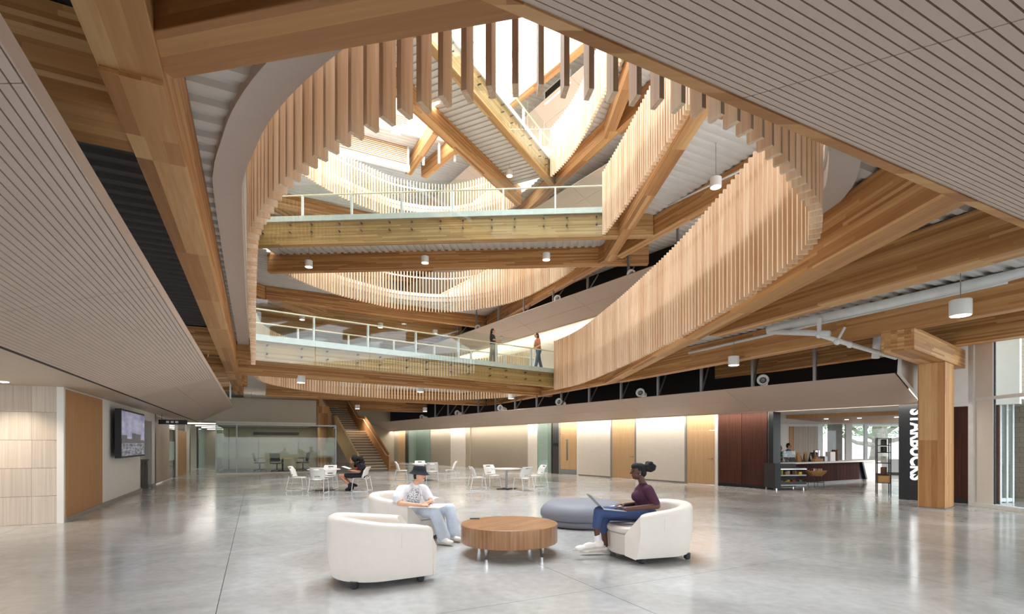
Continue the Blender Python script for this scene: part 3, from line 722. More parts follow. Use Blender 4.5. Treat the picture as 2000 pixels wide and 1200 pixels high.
pipe('conduit', [PP(1305, 402, 17.2), PP(1490, 312, 13.9)], .03, 'white conduit along the beam beside the upper slats')
pipe('conduit', [PP(1710, 700, 13.2), PP(1714, 652, 13.2)], .09, 'short vertical white valve pipe in the dark plenum')
t = pipe('conduit', [PP(390, 702, 17.5), PP(415, 704, 17.5), PP(428, 700, 17.5)], .05, 'white pipe end poking out above the left soffit')
pipe('conduit', [PP(450, 742, 21), PP(450, 780, 21)], .03, 'short white vertical pipe above the left soffit end')
# round jet diffusers lined up over the right-hand soffit
DM = B().lathe([(.001, .11), (.10, .10), (.115, .0), (.17, .0), (.18, .03), (.15, .09), (.12, .25), (.12, .6)], 22).mesh('nozzle', True)
DI = B().lathe([(.001, .055), (.03, .05), (.035, .02), (.06, .02), (.065, .05), (.06, .09), (.001, .09)], 20).mesh('inner_ring', True)
DC = B().lathe([(.098, .085), (.098, .09)], 20).mesh('throat')
def diffuser(p, yaw, label, sc=1):
    t = thing('air_diffuser', label, 'air diffuser', p, 0, 'round white jet diffusers')
    t.rotation_euler = (math.pi/2+.1, 0, yaw); t.scale = (sc,)*3
    inst(DM, 'nozzle', 'steel_white', t); inst(DI, 'inner_ring', 'steel_gray', t); inst(DC, 'throat', 'charcoal', t)
yaw_n = math.atan2(N_[1], N_[0])+math.pi/2+.45
dl = [(1490, 742, 'nearest round diffuser above the right-hand soffit, over the dark cabinet'), (1250, 767, 'second round diffuser above the right-hand soffit'), (1091, 785, 'third round diffuser above the right-hand soffit'),
      (976, 797, 'fourth round diffuser above the right-hand soffit'), (892, 807, 'fifth round diffuser above the right-hand soffit'), (823, 815, 'farthest round diffuser above the right-hand soffit')]
def tn(px, n): r = (px-1000)/1000; return (n*N_[0]-r*n*N_[1])/(-D_[0]+r*D_[1])
for px, py, lb in dl:
    n0 = 15.85; t0 = tn(px, n0); x, y = nt(n0, t0); diffuser((x, y, H+(HY-py)/F*y), yaw_n, lb)
for px, py, z, lb in ((1232, 534, 8.55, 'round diffuser on the second-storey soffit beside the big slat screen'), (1088, 583, 8.55, 'round diffuser above the second-storey soffit at the middle'), (932, 640, 8.55, 'round diffuser over the footbridge at the far second-storey soffit')):
    n0 = 15.85; t0 = tn(px, n0); x, y = nt(n0, t0); diffuser((x, y, H+(HY-py)/F*y), yaw_n, lb)
for u, lb in ((4.54, 'nearest round diffuser poking over the left soffit edge'), (6.8, 'middle round diffuser poking over the left soffit edge'), (9.4, 'far round diffuser poking over the left soffit edge')):
    x, y = uv(u, -1.1); diffuser((x, y, 3.50), YAWV-math.pi/2, lb, .5)
# steel struts holding the right-hand soffit
sm = None
t = thing('soffit_struts', 'grey steel struts holding up the right-hand soffit in the dark plenum', 'bracket')
for k in range(14):
    tt = 7.2+k*1.9; a = nt(15.95, tt); b = nt(16.3, tt+.05); c = nt(17.2, tt+.5)
    B().box(-.04, .04, -.04, .04, 3.38, 4.75).build('post', 'steel_gray', t, (*a, 0), YAWD)
    B().tube([(*a, 3.4), (*c, 4.7)], .03, 6).build('brace', 'steel_gray', t)
t = thing('soffit_struts', 'grey steel struts above the second-storey soffit', 'bracket')
for k in range(9):
    tt = 12+k*2.4; a = nt(15.95, tt); c = nt(17.2, tt+.6)
    B().box(-.04, .04, -.04, .04, 8.38, 9.75).build('post', 'steel_gray', t, (*a, 0), YAWD); B().tube([(*a, 8.4), (*c, 9.6)], .03, 6).build('brace', 'steel_gray', t)

vg = thing('vent_grille', 'black ventilation grille in a white frame below the roof deck', 'vent', PP(1063, 204, 25.2), YAWD)
B().box(-1.9, 0, -.08, .0, 0, .62).build('frame', 'steel_white', vg); B().box(-1.8, -.1, -.0, .02, .09, .53).build('grille', 'black_metal', vg)
for k in range(6): B().box(-1.8, -.1, .02, .03, .11+k*.07, .13+k*.07).build('louvre', 'charcoal', vg)
for x_ in (-1.6, -.3): B().tube([(x_, -.04, .62), (x_, -.04, 19.65-vg.location.z)], .015, 6).build('hanger', 'steel_white', vg)
# ============================================================ MEETING ROOM
G0 = np.array(at(422, 928, 0)); gu = U; gv = V; GW = 5.95; GD = 6.0
room = structE('wall_meeting_room', 'glass walls of the meeting room')
def gp(u0, v0, u1, v1): return tuple(G0+u0*gu+v0*gv), tuple(G0+u1*gu+v1*gv)
for i in range(3):
    a, b = gp(0, i*GW/3+.01, 0, (i+1)*GW/3-.01); L = np.linalg.norm(np.subtract(b, a))
    B().box(0, L, 0, .015, .08, 2.6).build('pane', 'room_glass', room, (*a, 0), YAWV)
for i in range(3):
    a, b = gp(i*2, 0, (i+1)*2-.02, 0); B().box(0, 1.98, 0, .015, .08, 2.6).build('pane', 'room_glass', room, (*a, 0), YAWU)
    a, b = gp(i*2, GW, (i+1)*2-.02, GW); B().box(0, 1.98, 0, .015, .08, 2.6).build('pane', 'room_glass', room, (*a, 0), YAWU)
for u_, v_ in ((0, 0), (0, GW), (0, .95)): B().box(-.03, .03, -.03, .03, 0, 2.66).build('post', 'steel_gray', room, (*gp(u_, v_, 0, 0)[0], 0), YAWV)
a, b = gp(0, 0, 0, GW)
B().box(0, GW, -.04, .06, 2.6, 2.68).build('head_rail', 'steel_gray', room, (*a, 0), YAWV); B().box(0, GW, -.04, .06, 0, .08).build('sill', 'warm_white', room, (*a, 0), YAWV)
B().box(0, GD, -.03, .03, 2.6, 2.68).build('head_rail', 'steel_gray', room, (*a, 0), YAWU); B().box(0, GD, -.03, .03, 0, .08).build('sill', 'steel_gray', room, (*a, 0), YAWU)
B().box(0.1, GD, -GW+.1, -.1, .002, .02).build('carpet', 'carpet', room, (*a, 0), YAWU)
B().box(0, GD, -4.9, 0, 2.68, 2.8).build('room_ceiling', 'warm_white', room, (*a, 0), YAWU)
struct(B().box(0, .15, -4.9, 1.0, 2.80, 4.05).build('wall_bulkhead', 'taupe_wall', None, (a[0], a[1], 0), YAWU))
struct(B().box(GD, GD+.15, -5.5, -.02, 0, 4.05).build('wall_room_back', 'taupe_wall', None, (a[0], a[1], 0), YAWU))
tag(B().box(GD-.06, GD-.01, -4.4, -1.7, 2.2, 2.38).build('projection_screen_case', 'black_metal', None, (a[0], a[1], 0), YAWU), 'long black case on the meeting room back wall', 'screen case')
c = PP(452, 900, 26.5); hb = thing('door_pull', 'tall dark door pull on the glass meeting room', 'door handle')
B().tube([PP(447, 838, 28), PP(447, 916, 28)], .02, 8).build('bar', 'black_metal', hb)
area('room_fill', (*gp(3, 3.5, 0, 0)[0], 2.66), 4, 4, 60, (1, .95, .85), (0, 0, YAWV))  # area light without a fixture, added to brighten the meeting room

# ============================================================ STAIR
b0 = np.array(at(728, 921, 0)); sd = np.array((-.56, .8285)); sn = np.array((sd[1], -sd[0])); ysd = math.atan2(sd[1], sd[0])
st = thing('staircase', 'broad timber-sided staircase rising behind the meeting room', 'staircase', (b0[0], b0[1], 0), ysd)
nst = 26; rise = .165; run = .285; wst = 1.8; x = 0; z = 0; tops = []
for i in range(nst):
    z0 = i*rise
    B().box(x-.03, x+run, -wst/2, wst/2, z0+rise-.05, z0+rise).build('tread', 'stone_step', st)
    B().box(x, x+run, -wst/2, wst/2, max(0, z0-.25), z0+rise-.05).build('riser', 'riser_dark', st)
    tops.append((x, z0+rise)); x += run+(1.3 if i == 14 else 0)
for s_ in (1, -1):
    y0, y1 = (wst/2, wst/2+.09) if s_ > 0 else (-wst/2-.09, -wst/2)
    pr = [(-.25, 0), (-.25, 1.08)]+[(tops[0][0], tops[0][1]+.95)]+[(tops[14][0]+run, tops[14][1]+.98), (tops[15][0], tops[15][1]+.9), (tops[-1][0]+run, tops[-1][1]+1.0), (tops[-1][0]+run, tops[-1][1]-.45), (tops[15][0], tops[15][1]-.5), (tops[14][0]+run, tops[14][1]-.5), (.5, 0)]
    n = len(pr); q = B().add([(p[0], y0, p[1]) for p in pr]+[(p[0], y1, p[1]) for p in pr], [tuple(range(n)), tuple(range(2*n-1, n-1, -1))]+[(i, (i+1) % n, (i+1) % n+n, i+n) for i in range(n)])
    q.build('side_panel', 'panel_wood' if s_ < 0 else 'door_wood', st)
    yy = wst/2-.07 if s_ > 0 else -wst/2+.07
    B().tube([(-.45, yy, .9), (tops[0][0], yy, tops[0][1]+.78), (tops[14][0]+run, yy, tops[14][1]+.78), (tops[15][0], yy, tops[15][1]+.75), (tops[-1][0], yy, tops[-1][1]+.78)], .025, 8).build('handrail', 'slat_wood', st)
tb = thing('timber_bench', 'small stepped timber bench beside the staircase foot', 'bench', (*at(768, 917, 0), 0), ysd)
for i in range(3): B().box(0, .9, -.4, .4, i*.17, i*.17+.15).build('plank', 'door_wood', tb)
# ============================================================ LOUNGE
def lounge(label, loc, rz):
    t = thing('lounge_chair', label, 'armchair', (*loc, 0), rz, 'cream tub armchairs'); t.scale = (1.3, 1.28, 1.05)
    # shell: a horseshoe path from one arm front round the back to the other
    path = []; ro = .43; L = .35
    for x in np.linspace(L, -.04, 7): path.append((x, -ro, 0, -1))
    for a in np.linspace(-math.pi/2, -3*math.pi/2, 25)[1:-1]: path.append((-.04+ro*math.cos(a), ro*math.sin(a), math.cos(a), math.sin(a)))
    for x in np.linspace(-.04, L, 7): path.append((x, ro, 0, 1))
    n = len(path); vs = []; sec = None
    for i, (x, y, nx, ny) in enumerate(path):
        f = abs(2*i/(n-1)-1)                       # 1 at the arm fronts, 0 at the middle of the back
        h = .735-.115*max(0, min(1, (f-.25)/.75))**1.2
        sec = [(.045, .065), (.02, .2), (.0, .4), (.0, h-.06), (.012, h-.02), (.04, h), (.09, h), (.125, h-.02), (.14, h-.06), (.15, .36), (.15, .1)]
        for off, z in sec:
            cut = -max(0, (x-(L-.1))/.1)*(off/.15)*(.09-max(0, z-.38)*.9)          # raked arm fronts
            rnd = .0
            vs.append((x-nx*off-cut, y-ny*off, z))
    m = len(sec); fs = [(i*m+k, i*m+(k+1) % m, (i+1)*m+(k+1) % m, (i+1)*m+k) for i in range(n-1) for k in range(m)]
    fs += [tuple(range(m)), tuple((n-1)*m+k for k in range(m-1, -1, -1))]
    o = B().add(vs, fs).build('tub_shell', 'leather_cream', t, bevel=0)
    md = o.modifiers.new('bevel', 'BEVEL'); md.width = .018; md.segments = 3; md.limit_method = 'ANGLE'; md.angle_limit = 1.0
    autosmooth(o, 50)
    def dplan(x0, xf, hw, k=16):
        p = [(x0, -hw), (xf-.16, -hw)]+[(xf-.16+.16*math.sin(a), -hw*math.cos(a)) for a in np.linspace(0.15, math.pi-.15, k)]+[(xf-.16, hw), (x0, hw)]
        return p
    autosmooth(B().prism(dplan(-.2, .44, .275), .07, .345).build('seat_base', 'leather_cream', t, bevel=.012), 50)
    autosmooth(B().prism(dplan(-.28, .465, .275), .35, .445).build('seat_cushion', 'leather_cream', t, bevel=.03), 50)
    B().prism(dplan(-.3, .38, .24), .045, .07).build('underframe', 'black_metal', t)
    for x, y in ((.27, -.33), (.27, .33), (-.3, -.28), (-.3, .28)): B().lathe([(.022, 0), (.034, .012), (.036, .075)], 14).build('foot', 'black_metal', t, (x, y, 0))
    # upholstery seams
    for s_ in (-1, 1): B().tube([(L-.28-.04, s_*(ro-.016), .3), (L-.28, s_*(ro+.001), .42), (L-.285, s_*(ro+.0), .575)], .0025, 5).build('seam', 'leather_cream', t)
    return t
lounge('empty cream tub armchair seen from behind, nearest the camera', (-1.585, 6.17), math.radians(30))
lounge('cream tub armchair holding the person in the black bucket hat', (-1.83, 8.72), math.radians(-24))
lounge('cream tub armchair holding the person with the laptop', (1.97, 7.38), math.radians(196))

t = thing('coffee_table', 'round walnut drum coffee table on short metal legs', 'coffee table', (-.04, 7.56, 0), math.radians(50))
prof = [(.70, .175), (.71, .18), (.71, .44)]
B().lathe([(.0, .441), (.700, .441), (.71, .432), (.71, .43)][::-1], 64).build('top', 'walnut', t)
B().lathe([(.66, .17), (.705, .172), (.71, .18), (.71, .43)], 64).build('drum', 'walnut_side', t)
autosmooth(t.children[0]); autosmooth(t.children[1])
for a in (6, 96, 186, 276):
    a = math.radians(a-0); x, y = .56*math.cos(a), .56*math.sin(a)
    autosmooth(B().lathe([(.02, 0), (.032, .1), (.036, .172)], 14).build('leg', 'chrome', t, (x, y, 0)))
t = thing('smartphone', 'black smartphone lying on the walnut coffee table', 'phone', at(927, 1013.5, .445)+(.442,), math.radians(8))
B().box(-.075, .075, -.037, .037, 0, .008).build('body', 'black_metal', t, bevel=.003); B().box(-.07, .07, -.033, .033, .008, .0085).build('screen', plain('phone_screen', srgb(12, 13, 16), .1), t)

t = thing('ottoman', 'large round grey pebble ottoman behind the coffee table', 'ottoman', (1.43, 10.3, 0))
autosmooth(B().lathe([(.5, .46), (.62, .455), (.72, .43), (.80, .37), (.855, .28), (.86, .2), (.83, .145), (.815, .135)][::-1], 56).build('cushion', 'ottoman_gray', t))
B().lathe([(.0, .463), (.5, .46)][::-1], 56).build('top', 'ottoman_gray', t)
autosmooth(B().lathe([(.70, .01), (.80, .02), (.83, .06), (.83, .11), (.81, .132)], 56).build('base_ring', 'ottoman_gray', t)); B().lathe([(.7, 0), (.7, .012)], 40).build('plinth', 'black_metal', t)

# ============================================================ CAFE TABLES AND CHAIRS
def grid(fn, nu, nv, skip=()):
    vs = [fn(i/nu, j/nv) for j in range(nv+1) for i in range(nu+1)]
    fs = [(j*(nu+1)+i, j*(nu+1)+i+1, (j+1)*(nu+1)+i+1, (j+1)*(nu+1)+i) for j in range(nv) for i in range(nu) if (i, j) not in skip]
    return B().add(vs, fs)
def mk_chair():
    seat = grid(lambda a, b: (-.21+.44*a, (-.23+.46*b)*(1-.06*(1-a)), .455-.03*math.sin(math.pi*b)*(.4+.6*(1-a))-(.05*max(0, a-.8)/.2)**1.5), 8, 8).mesh('seat', True)
    back = grid(lambda a, b: (-.235+.05*(1-b)**2*1.0-.07*max(0, b-.65)/.35+.11*(2*a-1)**2*(1-.5*b), (-.24+.48*a)*(1-.10*abs(2*b-1)**3), .47+.36*b), 10, 9, {(i, 7) for i in range(3, 7)}|{(i, 1) for i in range(3, 7)}).mesh('backrest', True)
    legs = [B().tube([(.2, s*.215, .445), (.235, s*.235, .20), (.25, s*.245, .015), (.2, s*.25, .011), (-.28, s*.255, .011), (-.31, s*.25, .02), (-.255, s*.235, .3), (-.215, s*.23, .5)], .011, 7).mesh('leg_frame') for s in (-1, 1)]
    for me in (seat, back): me.materials.append(M['plastic_white'])
    for me in legs: me.materials.append(M['steel_white'])
    return seat, back, legs
CH = mk_chair()
def chair(x, y, deg, label):
    t = thing('cafe_chair', label, 'chair', (x, y, 0), math.radians(deg), 'white cafe chairs')
    for me, nm in ((CH[0], 'seat'), (CH[1], 'backrest')):
        o = inst(me, nm, None, t); md = o.modifiers.new('thick', 'SOLIDIFY'); md.thickness = .014
    for me in CH[2]: inst(me, 'leg_frame', None, t)
    return t
def cafe_table(x, y, label):
    t = thing('cafe_table', label, 'table', (x, y, 0), 0, 'white cafe tables')
    autosmooth(B().lathe([(.52, .71), (.545, .715), (.545, .735), (.53, .74)], 40).build('tabletop', 'plastic_white', t)); B().lathe([(.035, .02), (.035, .71)], 16).build('column', 'steel_gray', t)
    for a in range(4): B().box(0, .36, -.03, .03, .0, .025).build('foot', 'charcoal', t, (0, 0, 0), math.radians(20+90*a))
T1, T2, T3 = (-6.5, 17.7), (-3.85, 22.6), (-.2, 18.25)
cafe_table(*T1, 'round white table where the reading woman sits'); cafe_table(*T2, 'round white table in front of the staircase, behind the bucket hat'); cafe_table(*T3, 'round white table in the middle of the hall, with no one at it')
chair(T1[0]-.95, T1[1]+.1, 5, 'white chair left of the reading woman\'s table, facing right'); chair(T1[0]+.1, T1[1]-.72, 92, 'white chair at the reading woman\'s table with its back to the camera'); chair(T1[0]-.15, T1[1]+.85, -88, 'white chair on the far side of the reading woman\'s table')
WCH = (-5.15, 17.5); chair(*WCH, 178, 'white chair that the reading woman sits on')
chair(T2[0]-1.0, T2[1]-.1, 8, 'white chair nearest the staircase foot at the table behind the bucket hat'); chair(T2[0]-.35, T2[1]+.85, -75, 'white chair on the far side of the table behind the bucket hat'); chair(T2[0]+.45, T2[1]-.75, 100, 'white chair with its back to the camera just right of the bucket hat'); chair(T2[0]+1.1, T2[1]+.35, 195, 'bluish-white chair right of the table behind the bucket hat')
chair(-1.2, 17.85, 18, 'leftmost white chair at the middle table'); chair(-.75, 19.05, -55, 'white chair on the far left side of the middle table'); chair(.38, 17.5, 128, 'white chair at the middle table with its back to the camera'); chair(.95, 18.95, 205, 'rightmost white chair at the middle table')
# water bottle on the reading woman's table
t = thing('water_bottle', 'small clear bottle with a dark cap on the reading woman\'s table', 'bottle', (-6.42, 18.0, .74)); B().lathe([(.03, 0), (.035, .01), (.035, .13), (.018, .17), (.018, .18)], 14).build('body', 'clear_glass', t); B().lathe([(.02, .18), (.02, .215)], 12).build('cap', 'black_metal', t)

# meeting-room furniture
def office_chair(x, y, deg, label):
    t = thing('office_chair', label, 'chair', (x, y, .02), math.radians(deg), 'black meeting-room chairs'); t.scale = (1.15,)*3
    o = grid(lambda a, b: (-.24+.48*a, -.24+.48*b, .46-.02*math.sin(math.pi*b)), 6, 6).build('seat', 'black_metal', t, smooth=True); o.modifiers.new('s', 'SOLIDIFY').thickness = .05
    o = grid(lambda a, b: (-.24-.1*b+.06*(2*a-1)**2, -.23+.46*a, .52+.42*b), 6, 6).build('backrest', 'black_metal', t, smooth=True); o.modifiers.new('s', 'SOLIDIFY').thickness = .03
    B().lathe([(.03, .08), (.03, .44)], 10).build('column', 'black_metal', t)
    for k in range(5):
        a = 2*math.pi*k/5; B().tube([(0, 0, .1), (.3*math.cos(a), .3*math.sin(a), .06)], .018, 6).build('base_leg', 'black_metal', t); B().ell((.3*math.cos(a), .3*math.sin(a), .032), (.03, .03, .03), 8, 6).build('castor', 'black_metal', t)
    for s in (-1, 1): B().tube([(-.15, s*.27, .45), (-.12, s*.29, .66), (.14, s*.29, .67)], .016, 6).build('armrest', 'black_metal', t)
mx, my = at(552, 917, 0); mx, my = (-.448*30.2, 30.2)
t = thing('meeting_table', 'oval wooden table inside the glass meeting room', 'table', (mx, my, .02), YAWV); autosmooth(B().lathe([(.6, .70), (.62, .705), (.62, .725), (.6, .73)], 36).build('tabletop', 'door_wood', t)); B().lathe([(.05, .02), (.05, .7)], 12).build('column', 'black_metal', t); B().lathe([(.35, 0), (.33, .03)], 24).build('base', 'black_metal', t)
office_chair(mx-1.15, my-.4, 20, 'black office chair on the left of the meeting table'); office_chair(mx+.1, my-.95, 95, 'black office chair on the near side of the meeting table'); office_chair(mx+1.15, my+.1, 185, 'black office chair on the right of the meeting table')

# ============================================================ LEFT WALL FITTINGS
tv = thing('video_screen', 'wide black-framed video screen on the left wall showing buildings', 'screen')
def tvb(u0, u1, z0, z1, v0, v1, mat, nm): return B().hexa([(*uv(u, v), z) for z in (z0, z1) for u, v in ((u0, v0), (u1, v0), (u1, v1), (u0, v1))]).build(nm, mat, tv)
tvb(17.0, 20.2, 1.22, 2.56, -3.38, -3.24, 'black_metal', 'casing'); tvb(17.6, 19.6, 1.4, 2.3, -3.5, -3.38, 'black_metal', 'wall_mount')
def tv_mat():
    m, t_, b = nmat('screen_picture'); tc = t_.nodes.new('ShaderNodeTexCoord'); sp = t_.nodes.new('ShaderNodeSeparateXYZ'); t_.links.new(tc.outputs['Object'], sp.inputs[0])
    cl = t_.nodes.new('ShaderNodeTexNoise'); cl.inputs['Scale'].default_value = 1.3; mp = t_.nodes.new('ShaderNodeMapping'); mp.inputs['Scale'].default_value = (1, 1, 4); t_.links.new(tc.outputs['Object'], mp.inputs[0]); t_.links.new(mp.outputs[0], cl.inputs['Vector'])
    sky = ramp(t_, [(.3, srgb(120, 118, 160)), (.7, srgb(196, 192, 214))]); t_.links.new(cl.outputs['Fac'], sky.inputs[0])
    gn = t_.nodes.new('ShaderNodeTexNoise'); gn.inputs['Scale'].default_value = 3; gn.inputs['Detail'].default_value = 6; mp2 = t_.nodes.new('ShaderNodeMapping'); mp2.inputs['Scale'].default_value = (1, 1, 5); t_.links.new(tc.outputs['Object'], mp2.inputs[0]); t_.links.new(mp2.outputs[0], gn.inputs['Vector'])
    grd = ramp(t_, [(.35, srgb(52, 50, 60)), (.65, srgb(170, 168, 182))]); t_.links.new(gn.outputs['Fac'], grd.inputs[0])
    # skyline: blocks of different heights
    w = t_.nodes.new('ShaderNodeTexWhiteNoise'); w.noise_dimensions = '1D'; t_.links.new(mathn(t_, 'FLOOR', mathn(t_, 'MULTIPLY', sp.outputs['X'], 1.6)), w.inputs['W'])
    hgt = mathn(t_, 'ADD', .45, mathn(t_, 'MULTIPLY', w.outputs['Value'], .22))
    isb = mathn(t_, 'LESS_THAN', sp.outputs['Z'], hgt); isg = mathn(t_, 'LESS_THAN', sp.outputs['Z'], .36)
    m1 = t_.nodes.new('ShaderNodeMix'); m1.data_type = 'RGBA'; t_.links.new(isb, m1.inputs[0]); t_.links.new(sky.outputs[0], m1.inputs[6]); m1.inputs[7].default_value = srgb(88, 78, 88)
    m2 = t_.nodes.new('ShaderNodeMix'); m2.data_type = 'RGBA'; t_.links.new(isg, m2.inputs[0]); t_.links.new(m1.outputs[2], m2.inputs[6]); t_.links.new(grd.outputs[0], m2.inputs[7])
    b.inputs['Base Color'].default_value = (.01, .01, .01, 1); t_.links.new(m2.outputs[2], b.inputs['Emission Color']); b.inputs['Emission Strength'].default_value = .36; b.inputs['Roughness'].default_value = .2
    return m
o = B().box(0, 3.1, -.004, .004, 0, 1.24).build('picture', tv_mat(), tv, (*uv(17.05, -3.236), 1.27), YAWU)
bn = thing('waste_station', 'dark grey waste cabinet in the niche of the left wall', 'waste bin', (*uv(21.28, -3.55), 0), YAWU)
B().box(0, 1.75, .05, .6, 0, 1.0).build('body', 'charcoal', bn, bevel=.01); B().box(0, 1.75, .0, .6, 1.0, 1.04).build('top', 'black_metal', bn)
for i in range(3): B().box(.05+i*.57, .56+i*.57, .035, .05, .08, .82).build('door', 'charcoal', bn, bevel=.004); 
for i in range(3): B().box(.12+i*.57, .49+i*.57, .03, .05, .86, .93).build('slot', 'black_metal', bn)
hs = thing('hanging_sign', 'small dark blade sign over the corridor entrance', 'sign'); B().box(0, .12, -.95, 0, 0, .18).build('plate', 'black_metal', hs, (*uv(24.0, -3.4), 2.38), YAWU); 
for k, v in enumerate((-2.9, -3.05, -3.2)): B().box(-.005, 0, -.05, .05, 0, .08).build('mark', 'plastic_white', hs, (*uv(24.0, v+.1), 2.43), YAWU)
B().tube([(*uv(24.06, -3.3), 2.56), (*uv(24.06, -3.3), 2.76)], .01, 6).build('hanger', 'black_metal', hs)

# ============================================================ CAFE
sgn = thing('sign_panel', 'tall black panel with white vertical lettering beside the timber column', 'sign')
rw(B(), 4.66, 5.72, 0, 2.74, 17.78, .3).build('panel', 'black_metal', sgn)
cu = bpy.data.curves.new('lettering', 'FONT'); cu.body = 'STARBUCKS'; cu.size = .40; cu.extrude = .012; cu.offset = .012; cu.space_character = 1.02
tmp = bpy.data.objects.new('tmp_text', cu); COL.objects.link(tmp)
bpy.context.view_layer.update(); wtxt = tmp.dimensions.x or 2.2; sct = 2.02/wtxt
me_t = bpy.data.meshes.new_from_object(tmp.evaluated_get(bpy.context.evaluated_depsgraph_get())); bpy.data.objects.remove(tmp)
me_t.materials.clear(); me_t.materials.append(glow('sign_white', (1, 1, 1, 1), 1.3))
tx = bpy.data.objects.new('lettering', me_t); COL.objects.link(tx); tx.parent = sgn
Mx = Matrix(((0, -D_[0], -N_[0]), (0, -D_[1], -N_[1]), (-1, 0, 0))).to_4x4()
tx.matrix_world = Matrix.Translation((*nt(17.765, 5.42), 2.60)) @ Mx @ Matrix.Diagonal((sct, sct*1.25, 1, 1))
cafe_floor = None
# enclosure: ceiling, back wall, outside windows
struct(B().prism([nt(17.95, 9.6), nt(17.95, 3.2), (27, 12.0), (27, 33), (11.5, 33)], 2.74, 2.9).build('ceiling', 'white_paint'))
pts = [PP(1535, 812, 20), PP(1760, 800, 17.5), PP(1760, 822, 24), PP(1620, 822, 24)]
struct(B().prism([(p.x, p.y) for p in pts], 2.60, 2.74).build('ceiling', 'panel_wood'))
YB = 29.0
def bwp(x0, x1, z0, z1, mat, nm, dy=0, th=.12, parent=None): return B().box((x0-1000)/1000*YB, (x1-1000)/1000*YB, YB+dy, YB+dy+th, z0, z1).build(nm, mat, parent)
cb = structE('wall_cafe', 'back wall of the cafe with windows')
bwp(1490, 1541, 0, 2.74, 'white_paint', 'plaster', parent=cb); bwp(1541, 1549.5, 0, 2.6, 'panel_wood', 'post', -.03, parent=cb); bwp(1541, 1610, 2.6, 2.74, 'white_paint', 'header', parent=cb)
bwp(1549, 1597, 0, 2.6, 'charcoal', 'slat_backing', .02, parent=cb)
for i in range(16): bwp(1550+i*2.9, 1552.4+i*2.9, 0, 2.6, 'pale_panel', 'slat', -.03, .05, parent=cb)
bwp(1597, 1607, 0, 2.74, 'steel_white', 'frame', -.02, parent=cb); bwp(1607, 1633, .75, 2.7, 'clear_glass', 'pane', 0, .02, parent=cb); bwp(1633, 1652, 0, 2.74, 'concrete_gray', 'pier', .3, .5, parent=cb)
bwp(1652, 1664, 0, 2.74, 'white_paint', 'frame', 0, parent=cb); bwp(1664, 1688, .75, 2.7, 'clear_glass', 'pane', 0, .02, parent=cb); bwp(1688, 1694, 0, 2.74, 'steel_white', 'mullion', -.03, parent=cb); bwp(1694, 1800, .75, 2.7, 'clear_glass', 'pane', 0, .02, parent=cb)
bwp(1607, 1633, 0, .75, 'white_paint', 'apron', 0, parent=cb); bwp(1664, 1800, 0, .75, 'white_paint', 'apron', 0, parent=cb)
cwall = struct(B().wallseg(nt(17.95, 9.6), (14.3, 29.0), 0, 2.74, .15, 1).build('wall_cafe', 'white_paint'))
# counter
ca, cbp = np.array((9.9, 19.0)), np.array((15.1, 22.0)); cL = float(np.linalg.norm(cbp-ca)); cy = math.atan2(*(cbp-ca)[::-1])
CW = grain('counter_wood', srgb(46, 27, 22), srgb(78, 44, 35), .8, (30, 30, .6), nscale=1.2); CW.node_tree.nodes['Principled BSDF'].inputs['Specular IOR Level'].default_value = .15
ct = thing('cafe_counter', 'long white-topped counter with a dark wood front in the cafe', 'counter', (ca[0], ca[1], 0), cy)
B().box(-.3, cL+.9, -.03, .75, .84, .90).build('worktop', 'plastic_white', ct); B().box(-.3, cL+.3, .1, .7, .1, .84).build('carcass', 'black_metal', ct); B().box(-.3, cL+.3, .12, .7, 0, .1).build('plinth', 'gray_trim', ct)
for i in range(24): x = -.2+i*(cL/24); B().box(x, x+cL/24-.008, .06, .1, .1, .84).build('front_board', CW, ct)
B().hexa([(x, y, z) for x, y, z in ((cL+.32, .02, 0), (cL+1.6, .02, 0), (cL+1.6, .72, 0), (cL+.32, .72, 0), (cL+.0, .02, .84), (cL+1.6, .02, .84), (cL+1.6, .72, .84), (cL+.0, .72, .84))]).build('end_block', 'plastic_white', ct)
B().hexa([(cL+.22, 0, .08), (cL+.34, 0, .08), (cL+.34, .1, .08), (cL+.22, .1, .08), (cL-.12, 0, .84), (cL+.0, 0, .84), (cL+.0, .1, .84), (cL-.12, .1, .84)]).build('raked_edge', 'black_metal', ct)
def on_counter(s, d=.35, z=.90): p = ca+(cbp-ca)/cL*s+np.array((-(cbp-ca)[1], (cbp-ca)[0]))/cL*d; return (float(p[0]), float(p[1]), z)
pc = thing('pastry_case', 'glass pastry display case at the left end of the cafe counter', 'display case', on_counter(.1), cy)
for z in (0, .2, .42): B().box(0, 1.0, -.3, .3, z, z+.02).build('shelf', 'steel_gray', pc)
for x0, x1, y0, y1 in ((0, 1, -.31, -.30), (0, .01, -.3, .3), (.99, 1, -.3, .3)): B().box(x0, x1, y0, y1, 0, .44).build('pane', 'clear_glass', pc)
plain('pastry', srgb(190, 130, 70), .7, noise=.2, nscale=30); plain('pkg_green', srgb(60, 110, 80), .6); plain('pkg_yellow', srgb(230, 200, 60), .6); plain('pkg_red', srgb(150, 40, 34), .5); plain('kraft', srgb(184, 140, 88), .8); plain('pkg_pale', srgb(206, 200, 190), .6); plain('pkg_brown', srgb(96, 62, 40), .6); plain('pkg_purple', srgb(150, 110, 170), .6)
R = random.Random(3)
ords = ['first', 'second', 'third', 'fourth', 'fifth', 'sixth', 'seventh', 'eighth', 'ninth', 'tenth', 'eleventh', 'twelfth']
for k in range(6):
    p = on_counter(.22+.16*k, .2+.1*(k % 2), .92); o = autosmooth(B().ell((0, 0, .04), (.06, .045, .04), 12, 8).build('pastry', 'pastry', None, p, R.random()*3)); tag(o, ords[k]+' pastry from the left on the bottom shelf of the display case', 'pastry', 'pastries in the display case')
